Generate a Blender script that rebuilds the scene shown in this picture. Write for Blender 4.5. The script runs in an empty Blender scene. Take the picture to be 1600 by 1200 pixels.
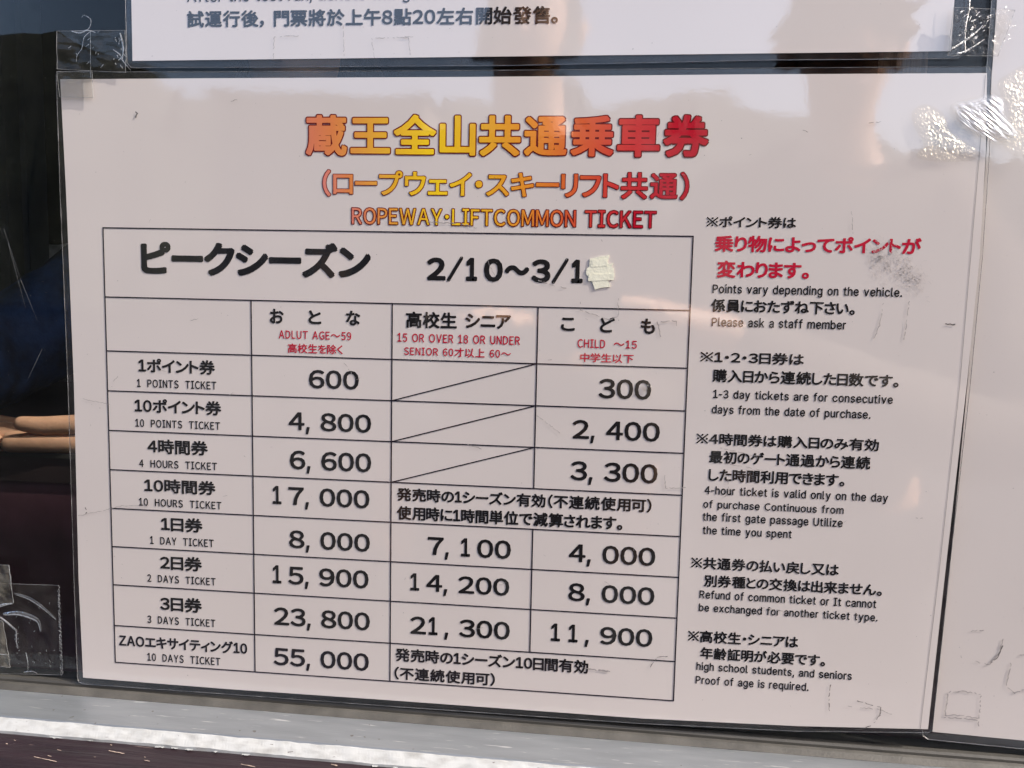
import bpy, bmesh, math, random
from mathutils import Vector, Matrix, noise

# ------------------------------------------------------------------ camera
S = bpy.context.scene
COL = S.collection
D = 0.4165                       # lens to glass, metres
EYE = 1.25                       # lens height
CAM_F, CAM_YAW, CAM_PITCH, CAM_ROLL = 1391.29, -0.106470754, 0.108488643, 0.0209736679

def make_camera():
    cy, sy = math.cos(CAM_YAW), math.sin(CAM_YAW)
    cp, sp = math.cos(CAM_PITCH), math.sin(CAM_PITCH)
    cr, sr = math.cos(CAM_ROLL), math.sin(CAM_ROLL)
    fwd = Vector((sy * cp, cy * cp, -sp))
    right = Vector((cy, -sy, 0))
    up = right.cross(fwd)
    r2 = cr * right + sr * up
    u2 = -sr * right + cr * up
    cam = bpy.data.cameras.new("camera")
    ob = bpy.data.objects.new("camera", cam)
    COL.objects.link(ob)
    m = Matrix((r2, u2, -fwd)).transposed().to_4x4()
    m.translation = Vector((0, -D, EYE))
    ob.matrix_world = m
    cam.sensor_width = 36
    cam.lens = 36 * CAM_F / 1600
    cam.clip_start = 0.05
    cam.clip_end = 1000
    cam.dof.use_dof = False
    S.camera = ob
    return m
CAM_M = make_camera()

# ------------------------------------------------------------------ light
SUN = Vector((0.70, -0.15, 0.62)).normalized()     # from the window towards the sun
SUN_EL = math.asin(SUN.z)
SUN_AZ = math.atan2(SUN.x, SUN.y)
w = bpy.data.worlds.new("World")
S.world = w
w.use_nodes = True
wn = w.node_tree
sky = wn.nodes.new("ShaderNodeTexSky")
sky.sky_type = 'NISHITA'
sky.sun_disc = False
sky.sun_elevation = SUN_EL
sky.sun_rotation = SUN_AZ
sky.altitude = 800
sky.air_density = 0.8
sky.dust_density = 7.0
sky.ozone_density = 0.0
wn.links.new(sky.outputs[0], wn.nodes["Background"].inputs[0])
wn.nodes["Background"].inputs[1].default_value = 0.15
sl = bpy.data.lights.new("sun", 'SUN')
sl.energy = 2.4
sl.angle = math.radians(0.53)
sl.color = (1.0, 0.93, 0.84)
so = bpy.data.objects.new("sun", sl)
COL.objects.link(so)
so.rotation_euler = SUN.to_track_quat('Z', 'Y').to_euler()
S.view_settings.view_transform = 'Standard'
S.view_settings.look = 'None'
S.view_settings.gamma = 1
S.view_settings.exposure = 1.15
S.cycles.max_bounces = 10
S.cycles.transparent_max_bounces = 24
S.cycles.sample_clamp_indirect = 6
random.seed(7)

# ------------------------------------------------------------------ helpers
def lin(r, g, b, k=1.0):
    f = lambda c: (c / 12.92 if c <= 0.04045 else ((c + 0.055) / 1.055) ** 2.4)
    return (min(1, f(r / 255) * k), min(1, f(g / 255) * k), min(1, f(b / 255) * k), 1)

def W(x, z, y=0.0):
    """sheet plane millimetres -> world metres"""
    return Vector(((x - 245.0) / 1000, y, EYE + (z + 24.4) / 1000))

def BEH(x, z, y):
    """point on the sight line through the plane point, y metres behind the glass"""
    k = (y + D) / D
    return Vector(((x - 245.0) / 1000 * k, y, EYE + (z + 24.4) / 1000 * k))

def obj(name, verts, faces, mat=None, parent=None, smooth=False):
    me = bpy.data.meshes.new(name)
    me.from_pydata([tuple(v) for v in verts], [], faces)
    me.update()
    return link(name, me, mat, parent, smooth)

def link(name, me, mat=None, parent=None, smooth=False):
    o = bpy.data.objects.new(name, me)
    COL.objects.link(o)
    if mat and not me.materials:
        me.materials.append(mat)
    if parent:
        o.parent = parent
    if smooth:
        for p in me.polygons:
            p.use_smooth = True
    return o

def empty(name, loc=(0, 0, 0), rz=0):
    o = bpy.data.objects.new(name, None)
    o.empty_display_size = 0.01
    COL.objects.link(o)
    o.location = loc
    o.rotation_euler = (0, 0, rz)
    return o

def tag(o, label, cat, group=None, kind=None):
    o["label"] = label
    if cat: o["category"] = cat
    if group: o["group"] = group
    if kind: o["kind"] = kind
    return o

class MB:
    def __init__(s): s.v = []; s.f = []
    def add(s, vs, fs):
        n = len(s.v); s.v += [Vector(v) for v in vs]; s.f += [tuple(i + n for i in f) for f in fs]
    def box(s, a, b):
        x0, y0, z0 = a; x1, y1, z1 = b
        s.add([(x0,y0,z0),(x1,y0,z0),(x1,y1,z0),(x0,y1,z0),(x0,y0,z1),(x1,y0,z1),(x1,y1,z1),(x0,y1,z1)],
              [(0,3,2,1),(4,5,6,7),(0,1,5,4),(1,2,6,5),(2,3,7,6),(3,0,4,7)])
    def tube(s, pts, r, n=8, r2=None):
        pts = [Vector(p) for p in pts]; k = len(pts); vs = []; fs = []
        for i, p in enumerate(pts):
            d = (pts[min(i+1,k-1)] - pts[max(i-1,0)]).normalized()
            a = d.orthogonal().normalized() if i == 0 else (a - d * a.dot(d)).normalized()
            b = d.cross(a)
            rr = r if r2 is None else r + (r2 - r) * i / (k - 1)
            for j in range(n):
                t = 2 * math.pi * j / n
                vs.append(p + a * math.cos(t) * rr + b * math.sin(t) * rr)
        for i in range(k - 1):
            for j in range(n):
                fs.append((i*n+j, i*n+(j+1)%n, (i+1)*n+(j+1)%n, (i+1)*n+j))
        fs.append(tuple(range(n))[::-1]); fs.append(tuple((k-1)*n+j for j in range(n)))
        s.add(vs, fs)
    def build(s, name, mat, parent=None, smooth=False):
        return obj(name, s.v, s.f, mat, parent, smooth)

# ------------------------------------------------------------------ materials
def new_mat(name):
    m = bpy.data.materials.new(name); m.use_nodes = True
    nt = m.node_tree
    return m, nt, nt.nodes["Principled BSDF"]

def node(nt, kind, **kw):
    n = nt.nodes.new(kind)
    for k, v in kw.items():
        if hasattr(n, k): setattr(n, k, v)
        else: n.inputs[k].default_value = v
    return n

def noise_mix(nt, c1, c2, scale, lo=0.4, hi=0.6, detail=4, coord=None, stretch=None):
    tc = node(nt, "ShaderNodeTexCoord")
    src = tc.outputs["Object"]
    if stretch:
        mp = node(nt, "ShaderNodeMapping"); mp.inputs["Scale"].default_value = stretch
        nt.links.new(src, mp.inputs[0]); src = mp.outputs[0]
    nz = node(nt, "ShaderNodeTexNoise"); nz.inputs["Scale"].default_value = scale; nz.inputs["Detail"].default_value = detail
    nt.links.new(src, nz.inputs["Vector"])
    mr = node(nt, "ShaderNodeMapRange"); mr.inputs[1].default_value = lo; mr.inputs[2].default_value = hi
    nt.links.new(nz.outputs[0], mr.inputs[0])
    mx = node(nt, "ShaderNodeMix", data_type='RGBA')
    nt.links.new(mr.outputs[0], mx.inputs[0])
    if isinstance(c1, tuple): mx.inputs[6].default_value = c1
    else: nt.links.new(c1, mx.inputs[6])
    if isinstance(c2, tuple): mx.inputs[7].default_value = c2
    else: nt.links.new(c2, mx.inputs[7])
    return mx.outputs[2], mr.outputs[0], nz.outputs[0]

def film_coat(nt, b):
    """clear laminate over print: glossy coat with the film's slight waviness (same on paper and ink)"""
    b.inputs["Coat Weight"].default_value = 1.0
    b.inputs["Coat Roughness"].default_value = 0.035
    b.inputs["Coat IOR"].default_value = 2.25
    tc = node(nt, "ShaderNodeTexCoord")
    n1 = node(nt, "ShaderNodeTexNoise"); n1.inputs["Scale"].default_value = 9; n1.inputs["Detail"].default_value = 2
    n2 = node(nt, "ShaderNodeTexNoise"); n2.inputs["Scale"].default_value = 420; n2.inputs["Detail"].default_value = 2
    nt.links.new(tc.outputs["Object"], n1.inputs["Vector"]); nt.links.new(tc.outputs["Object"], n2.inputs["Vector"])
    b1 = node(nt, "ShaderNodeBump"); b1.inputs["Strength"].default_value = 1.0; b1.inputs["Distance"].default_value = 0.0008
    b2 = node(nt, "ShaderNodeBump"); b2.inputs["Strength"].default_value = 1.0; b2.inputs["Distance"].default_value = 0.000008
    nt.links.new(n1.outputs[0], b1.inputs["Height"]); nt.links.new(n2.outputs[0], b2.inputs["Height"])
    nt.links.new(b1.outputs[0], b2.inputs["Normal"])
    nt.links.new(b2.outputs[0], b.inputs["Coat Normal"])

def paper_mat(name, c):
    m, nt, b = new_mat(name)
    col, _, _ = noise_mix(nt, c, tuple(x * 0.955 for x in c[:3]) + (1,), 7, 0.35, 0.65, 3)
    col2, _, _ = noise_mix(nt, col, tuple(x * 0.90 for x in c[:3]) + (1,), 900, 0.66, 0.80, 2)
    nt.links.new(col2, b.inputs["Base Color"])
    b.inputs["Roughness"].default_value = 0.75
    b.inputs["Specular IOR Level"].default_value = 0.1
    film_coat(nt, b)
    return m

def ink_mat(name, c):
    m, nt, b = new_mat(name)
    b.inputs["Base Color"].default_value = c
    b.inputs["Roughness"].default_value = 0.8
    b.inputs["Specular IOR Level"].default_value = 0.1
    film_coat(nt, b)
    return m

def gradient_ink(name, x0, x1, stops):
    m, nt, b = new_mat(name)
    tc = node(nt, "ShaderNodeTexCoord"); sp = node(nt, "ShaderNodeSeparateXYZ")
    mr = node(nt, "ShaderNodeMapRange"); mr.inputs[1].default_value = x0; mr.inputs[2].default_value = x1
    rp = node(nt, "ShaderNodeValToRGB")
    nt.links.new(tc.outputs["Object"], sp.inputs[0]); nt.links.new(sp.outputs[0], mr.inputs[0]); nt.links.new(mr.outputs[0], rp.inputs[0])
    cr = rp.color_ramp
    cr.elements[0].position = stops[0][0]; cr.elements[0].color = stops[0][1]
    cr.elements[1].position = stops[-1][0]; cr.elements[1].color = stops[-1][1]
    for p, c in stops[1:-1]:
        e = cr.elements.new(p); e.color = c
    nt.links.new(rp.outputs[0], b.inputs["Base Color"])
    b.inputs["Roughness"].default_value = 0.8; b.inputs["Specular IOR Level"].default_value = 0.1
    film_coat(nt, b)
    return m

def clear_mat(name, tint=(1, 1, 1, 1), rough=0.02, ior=1.5, haze=0.0, haze_col=(0.8, 0.8, 0.8, 1), bump=None, boost=1.0, gloss=(1, 1, 1, 1), fade=False):
    m = bpy.data.materials.new(name); m.use_nodes = True; nt = m.node_tree
    nt.nodes.remove(nt.nodes["Principled BSDF"])
    out = nt.nodes["Material Output"]
    tr = node(nt, "ShaderNodeBsdfTransparent"); tr.inputs[0].default_value = tint
    gl = node(nt, "ShaderNodeBsdfGlossy"); gl.inputs["Roughness"].default_value = rough; gl.inputs[0].default_value = gloss
    fr = node(nt, "ShaderNodeFresnel"); fr.inputs["IOR"].default_value = ior
    mx = node(nt, "ShaderNodeMixShader")
    base = tr.outputs[0]
    if haze > 0:
        df = node(nt, "ShaderNodeBsdfDiffuse"); df.inputs[0].default_value = haze_col
        mh = node(nt, "ShaderNodeMixShader")
        tc = node(nt, "ShaderNodeTexCoord"); nz = node(nt, "ShaderNodeTexNoise")
        nz.inputs["Scale"].default_value = 160; nz.inputs["Detail"].default_value = 5
        nt.links.new(tc.outputs["Object"], nz.inputs["Vector"])
        mr = node(nt, "ShaderNodeMapRange"); mr.inputs[1].default_value = 0.35; mr.inputs[2].default_value = 0.75
        mr.inputs[3].default_value = haze * 0.3; mr.inputs[4].default_value = haze * 1.7
        nt.links.new(nz.outputs[0], mr.inputs[0]); nt.links.new(mr.outputs[0], mh.inputs[0])
        nt.links.new(tr.outputs[0], mh.inputs[1]); nt.links.new(df.outputs[0], mh.inputs[2])
        base = mh.outputs[0]
    fac = fr.outputs[0]
    if boost != 1.0:
        ma = node(nt, "ShaderNodeMath", operation='MULTIPLY'); ma.inputs[1].default_value = boost
        ma.use_clamp = True
        nt.links.new(fac, ma.inputs[0]); fac = ma.outputs[0]
    if fade:                                   # gloss fades out towards the rim, for a soft edge to the glare
        at = node(nt, "ShaderNodeAttribute"); at.attribute_name = 'cover'
        tc2 = node(nt, "ShaderNodeTexCoord"); nz2 = node(nt, "ShaderNodeTexNoise"); nz2.inputs["Scale"].default_value = 170; nz2.inputs["Detail"].default_value = 4
        nt.links.new(tc2.outputs["Object"], nz2.inputs["Vector"])
        ad = node(nt, "ShaderNodeMath", operation='ADD'); nt.links.new(at.outputs["Fac"], ad.inputs[0]); nt.links.new(nz2.outputs[0], ad.inputs[1])
        rg = node(nt, "ShaderNodeMapRange"); rg.inputs[1].default_value = 0.62; rg.inputs[2].default_value = 1.15
        nt.links.new(ad.outputs[0], rg.inputs[0])
        mm = node(nt, "ShaderNodeMath", operation='MULTIPLY'); nt.links.new(fac, mm.inputs[0]); nt.links.new(rg.outputs[0], mm.inputs[1]); fac = mm.outputs[0]
    nt.links.new(fac, mx.inputs[0]); nt.links.new(base, mx.inputs[1]); nt.links.new(gl.outputs[0], mx.inputs[2])
    if bump:
        sc, dist, det = bump
        tc = node(nt, "ShaderNodeTexCoord"); nz = node(nt, "ShaderNodeTexNoise")
        nz.inputs["Scale"].default_value = sc; nz.inputs["Detail"].default_value = det; nz.inputs["Distortion"].default_value = 0.8
        nt.links.new(tc.outputs["Object"], nz.inputs["Vector"])
        bp = node(nt, "ShaderNodeBump"); bp.inputs["Strength"].default_value = 1; bp.inputs["Distance"].default_value = dist
        nt.links.new(nz.outputs[0], bp.inputs["Height"]); nt.links.new(bp.outputs[0], gl.inputs["Normal"]); nt.links.new(bp.outputs[0], fr.inputs["Normal"])
    nt.links.new(mx.outputs[0], out.inputs[0])
    return m

def plain(name, c, rough=0.6, metallic=0.0, scale=40, var=0.12, bump=0.0, bscale=200, spec=0.5, stretch=None):
    m, nt, b = new_mat(name)
    c2 = tuple(x * (1 - var) for x in c[:3]) + (1,)
    c1 = tuple(min(1, x * (1 + var)) for x in c[:3]) + (1,)
    col, _, _ = noise_mix(nt, c1, c2, scale, 0.3, 0.7, 5, stretch=stretch)
    nt.links.new(col, b.inputs["Base Color"])
    b.inputs["Roughness"].default_value = rough; b.inputs["Metallic"].default_value = metallic
    b.inputs["Specular IOR Level"].default_value = spec
    if bump:
        tc = node(nt, "ShaderNodeTexCoord"); nz = node(nt, "ShaderNodeTexNoise"); nz.inputs["Scale"].default_value = bscale; nz.inputs["Detail"].default_value = 5
        src = tc.outputs["Object"]
        if stretch:
            mp = node(nt, "ShaderNodeMapping"); mp.inputs["Scale"].default_value = stretch
            nt.links.new(src, mp.inputs[0]); src = mp.outputs[0]
        nt.links.new(src, nz.inputs["Vector"])
        bp = node(nt, "ShaderNodeBump"); bp.inputs["Strength"].default_value = 1; bp.inputs["Distance"].default_value = bump
        nt.links.new(nz.outputs[0], bp.inputs["Height"]); nt.links.new(bp.outputs[0], b.inputs["Normal"])
    return m

K = 1.28       # paper base / paper in the picture
M = {}
M['paper'] = paper_mat("laminated_paper", (0.725, 0.655, 0.615, 1))
M['paper2'] = paper_mat("laminated_paper_white", (0.75, 0.685, 0.65, 1))
M['paper3'] = paper_mat("laminated_paper_grey", (0.68, 0.615, 0.58, 1))
M['black'] = ink_mat("black_ink", (0.012, 0.011, 0.012, 1))
M['line'] = ink_mat("line_ink", (0.016, 0.012, 0.022, 1))
M['red'] = ink_mat("red_ink", lin(172, 20, 48, K))
M['outline'] = ink_mat("outline_ink", lin(100, 6, 12, K))
gst = lambda a: [(0.0, lin(*a, K)), (0.07, lin(205, 120, 66, K)), (0.20, lin(214, 160, 42, K)), (0.32, lin(228, 190, 30, K)), (0.45, lin(216, 160, 38, K)),
                 (0.58, lin(212, 130, 40, K)), (0.68, lin(202, 92, 45, K)), (0.80, lin(192, 50, 48, K)), (0.93, lin(172, 10, 36, K)), (1.0, lin(170, 8, 36, K))]
def gx(a, b): return (a - 245) / 1000, (b - 245) / 1000
M['film'] = clear_mat("laminate_film", (0.97, 0.97, 0.97, 1), 0.03, 1.5, 0.02, (0.5, 0.46, 0.46, 1), (9, 0.0005, 1), 0.8)
M['film_edge'] = clear_mat("laminate_edge", (0.9, 0.9, 0.9, 1), 0.2, 1.5, 0.22, (0.42, 0.42, 0.43, 1), None, 0.8)
M['tape'] = clear_mat("clear_tape", (0.93, 0.93, 0.91, 1), 0.05, 1.5, 0.035, (0.5, 0.48, 0.44, 1), (90, 0.0004, 3), 0.7)
M['tape_old'] = clear_mat("yellowed_tape", (0.86, 0.84, 0.74, 1), 0.10, 1.5, 0.17, (0.48, 0.46, 0.40, 1), (160, 0.0007, 5), 1.0)
M['tape_edge'] = clear_mat("tape_cut_edge", (0.8, 0.8, 0.8, 1), 0.3, 1.5, 0.34, (0.6, 0.6, 0.6, 1), (900, 0.0006, 3), 0.8)
M['crumple'] = clear_mat("crumpled_scrap", (0.98, 0.97, 0.95, 1), 0.10, 1.5, 0.0, (0.8, 0.78, 0.7, 1), (900, 0.00042, 3), 0.7, (1, .93, .76, 1), True)
M['glass'] = clear_mat("window_glass", (0.93, 0.95, 0.95, 1), 0.0, 1.5, 0.0, boost=0.55)
M['mask'] = plain("masking_tape", (0.80, 0.78, 0.62, 1), 0.75, 0, 300, 0.05, 0.00012, 900)
M['mark'] = ink_mat("scuff_grey", (0.36, 0.33, 0.32, 1))
M['mark_light'] = ink_mat("rubbed_film", (0.60, 0.55, 0.53, 1))
M['mark_dark'] = ink_mat("scuff_dark", (0.13, 0.12, 0.12, 1))
M['rubber'] = plain("window_rubber", (0.045, 0.042, 0.036, 1), 0.55, 0, 60, 0.2, 0.0001, 700)
M['gasket'] = plain("dusty_gasket", (0.065, 0.061, 0.053, 1), 0.6, 0, 90, 0.25, 0.00015, 900)

def aluminium():
    m, nt, b = new_mat("worn_aluminium")
    c, f, n = noise_mix(nt, (0.30, 0.315, 0.325, 1), (0.24, 0.255, 0.265, 1), 30, 0.3, 0.7, 6, stretch=(1, 6, 6))
    c2, _, _ = noise_mix(nt, c, (0.62, 0.62, 0.61, 1), 260, 0.64, 0.76, 4, stretch=(0.25, 3, 3))
    c3, _, _ = noise_mix(nt, c2, (0.16, 0.15, 0.14, 1), 330, 0.76, 0.80, 1)
    nt.links.new(c3, b.inputs["Base Color"])
    b.inputs["Metallic"].default_value = 0.55
    b.inputs["Roughness"].default_value = 0.34
    tc = node(nt, "ShaderNodeTexCoord"); mp = node(nt, "ShaderNodeMapping"); mp.inputs["Scale"].default_value = (0.1, 4, 4)
    nz = node(nt, "ShaderNodeTexNoise"); nz.inputs["Scale"].default_value = 500; nz.inputs["Detail"].default_value = 4
    nt.links.new(tc.outputs["Object"], mp.inputs[0]); nt.links.new(mp.outputs[0], nz.inputs["Vector"])
    bp = node(nt, "ShaderNodeBump"); bp.inputs["Strength"].default_value = 1; bp.inputs["Distance"].default_value = 0.00007
    nt.links.new(nz.outputs[0], bp.inputs["Height"]); nt.links.new(bp.outputs[0], b.inputs["Normal"])
    return m
M['alu'] = aluminium()

def white_paint():
    m, nt, b = new_mat("flaking_white_paint")
    c, _, _ = noise_mix(nt, (0.40, 0.41, 0.41, 1), (0.26, 0.26, 0.25, 1), 120, 0.45, 0.78, 6, stretch=(1, 2, 2))
    c2, _, _ = noise_mix(nt, c, (0.10, 0.08, 0.08, 1), 240, 0.70, 0.73, 5, stretch=(0.7, 2, 2))
    nt.links.new(c2, b.inputs["Base Color"]); b.inputs["Roughness"].default_value = 0.6
    tc = node(nt, "ShaderNodeTexCoord"); nz = node(nt, "ShaderNodeTexNoise"); nz.inputs["Scale"].default_value = 160; nz.inputs["Detail"].default_value = 6
    nt.links.new(tc.outputs["Object"], nz.inputs["Vector"])
    bp = node(nt, "ShaderNodeBump"); bp.inputs["Strength"].default_value = 1; bp.inputs["Distance"].default_value = 0.00022
    nt.links.new(nz.outputs[0], bp.inputs["Height"]); nt.links.new(bp.outputs[0], b.inputs["Normal"])
    return m
M['white'] = white_paint()

def brown_paint():
    m, nt, b = new_mat("worn_brown_paint")
    c, _, _ = noise_mix(nt, (0.022, 0.012, 0.015, 1), (0.014, 0.008, 0.010, 1), 25, 0.3, 0.7, 6, stretch=(1, 5, 5))
    c2, _, _ = noise_mix(nt, c, (0.13, 0.095, 0.085, 1), 60, 0.71, 0.74, 6, stretch=(0.35, 5, 5))
    nt.links.new(c2, b.inputs["Base Color"]); b.inputs["Roughness"].default_value = 0.42
    tc = node(nt, "ShaderNodeTexCoord"); mp = node(nt, "ShaderNodeMapping"); mp.inputs["Scale"].default_value = (0.3, 4, 4)
    nz = node(nt, "ShaderNodeTexNoise"); nz.inputs["Scale"].default_value = 60; nz.inputs["Detail"].default_value = 6
    nt.links.new(tc.outputs["Object"], mp.inputs[0]); nt.links.new(mp.outputs[0], nz.inputs["Vector"])
    bp = node(nt, "ShaderNodeBump"); bp.inputs["Strength"].default_value = 1; bp.inputs["Distance"].default_value = 0.0012
    nt.links.new(nz.outputs[0], bp.inputs["Height"]); nt.links.new(bp.outputs[0], b.inputs["Normal"])
    return m
M['brown'] = brown_paint()
M['skin'] = plain("skin", (0.60, 0.34, 0.21, 1), 0.5, 0, 60, 0.08, 0.0003, 400)
M['skin'].node_tree.nodes["Principled BSDF"].inputs["Subsurface Weight"].default_value = 0.15
M['skin'].node_tree.nodes["Principled BSDF"].inputs["Subsurface Radius"].default_value = (0.01, 0.004, 0.002)
M['nail'] = plain("nail", (0.66, 0.42, 0.34, 1), 0.3)
M['navy'] = plain("navy_cloth", (0.016, 0.045, 0.13, 1), 0.8, 0, 30, 0.5, 0.004, 40)
M['dark_cloth'] = plain("dark_cloth", (0.022, 0.022, 0.026, 1), 0.85, 0, 30, 0.3, 0.004, 40)
M['olive_cloth'] = plain("brown_cloth", (0.06, 0.045, 0.032, 1), 0.85, 0, 30, 0.3, 0.004, 40)
M['hair'] = plain("dark_hair", (0.02, 0.014, 0.011, 1), 0.5, 0, 90, 0.5, 0.004, 120, stretch=(4, 4, 0.6))
M['wool'] = plain("knit_wool", (0.10, 0.07, 0.05, 1), 0.9, 0, 90, 0.3, 0.004, 200)
M['eye'] = plain("eye", (0.03, 0.02, 0.02, 1), 0.15)
M['grey_cloth'] = plain("grey_blanket", (0.75, 0.73, 0.72, 1), 0.95, 0, 14, 0.35, 0.006, 30)
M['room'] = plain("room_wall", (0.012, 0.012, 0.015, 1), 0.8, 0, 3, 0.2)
M['counter'] = plain("counter_panel", (0.16, 0.07, 0.09, 1), 0.35, 0, 9, 0.45)
M['desk'] = plain("counter_top", (0.045, 0.03, 0.03, 1), 0.4, 0, 9, 0.3)
M['post'] = plain("wood_post", (0.30, 0.17, 0.10, 1), 0.6, 0, 40, 0.45, 0.0006, 90, stretch=(8, 8, 0.5))
M['rail'] = plain("grey_metal", (0.09, 0.095, 0.11, 1), 0.5, 0.3, 20, 0.2)
M['phone'] = plain("phone_case", (0.02, 0.02, 0.022, 1), 0.3)
M['wall'] = plain("booth_wall", (0.16, 0.10, 0.075, 1), 0.7, 0, 8, 0.25, 0.001, 30, stretch=(1, 1, 0.2))
M['asphalt'] = plain("asphalt", (0.020, 0.019, 0.018, 1), 0.9, 0, 0.8, 0.3, 0.004, 60, spec=0.1)
M['hill'] = plain("wooded_slope", (0.030, 0.033, 0.022, 1), 0.95, 0, 0.25, 0.5, 0.3, 1.2)
M['needle'] = plain("needles", (0.018, 0.030, 0.014, 1), 0.8, 0, 6, 0.4)
M['bark'] = plain("bark", (0.07, 0.05, 0.035, 1), 0.9, 0, 20, 0.3, 0.01, 30)
M['lodge_wall'] = plain("lodge_wall", (0.14, 0.11, 0.09, 1), 0.8, 0, 1.5, 0.2)
M['lodge_roof'] = plain("lodge_roof", (0.07, 0.05, 0.045, 1), 0.7, 0, 1, 0.2)
M['lodge_glass'] = plain("lodge_glass", (0.03, 0.035, 0.04, 1), 0.08)
M['lodge_trim'] = plain("lodge_trim", (0.4, 0.38, 0.35, 1), 0.6)
M['glare'] = clear_mat("glare_catcher", (0.98, 0.98, 0.97, 1), 0.36, 1.6, 0.0, (0.8, 0.8, 0.8, 1), None, 6.5, fade=True)  # gloss boosted so the added rippled scrap glares white in the sun
M['bubble'] = clear_mat("film_blister", (0.98, 0.98, 0.98, 1), 0.12, 1.5, 0.0, (0.8, 0.8, 0.8, 1), (500, 0.0006, 3), 1.6, fade=True)
M['fold'] = clear_mat("tape_fold", (0.85, 0.87, 0.88, 1), 0.2, 1.5, 0.13, (0.5, 0.52, 0.53, 1), (500, 0.0004, 3), 0.9)
M['dust'] = plain("dust", (0.30, 0.30, 0.30, 1), 0.8)
M['chip'] = plain("bare_wood_chip", (0.36, 0.28, 0.23, 1), 0.8)
M['crinkle'] = clear_mat("crinkled_tape", (0.97, 0.96, 0.94, 1), 0.07, 1.5, 0.03, (0.5, 0.48, 0.44, 1), (420, 0.0007, 3), 0.7)

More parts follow.
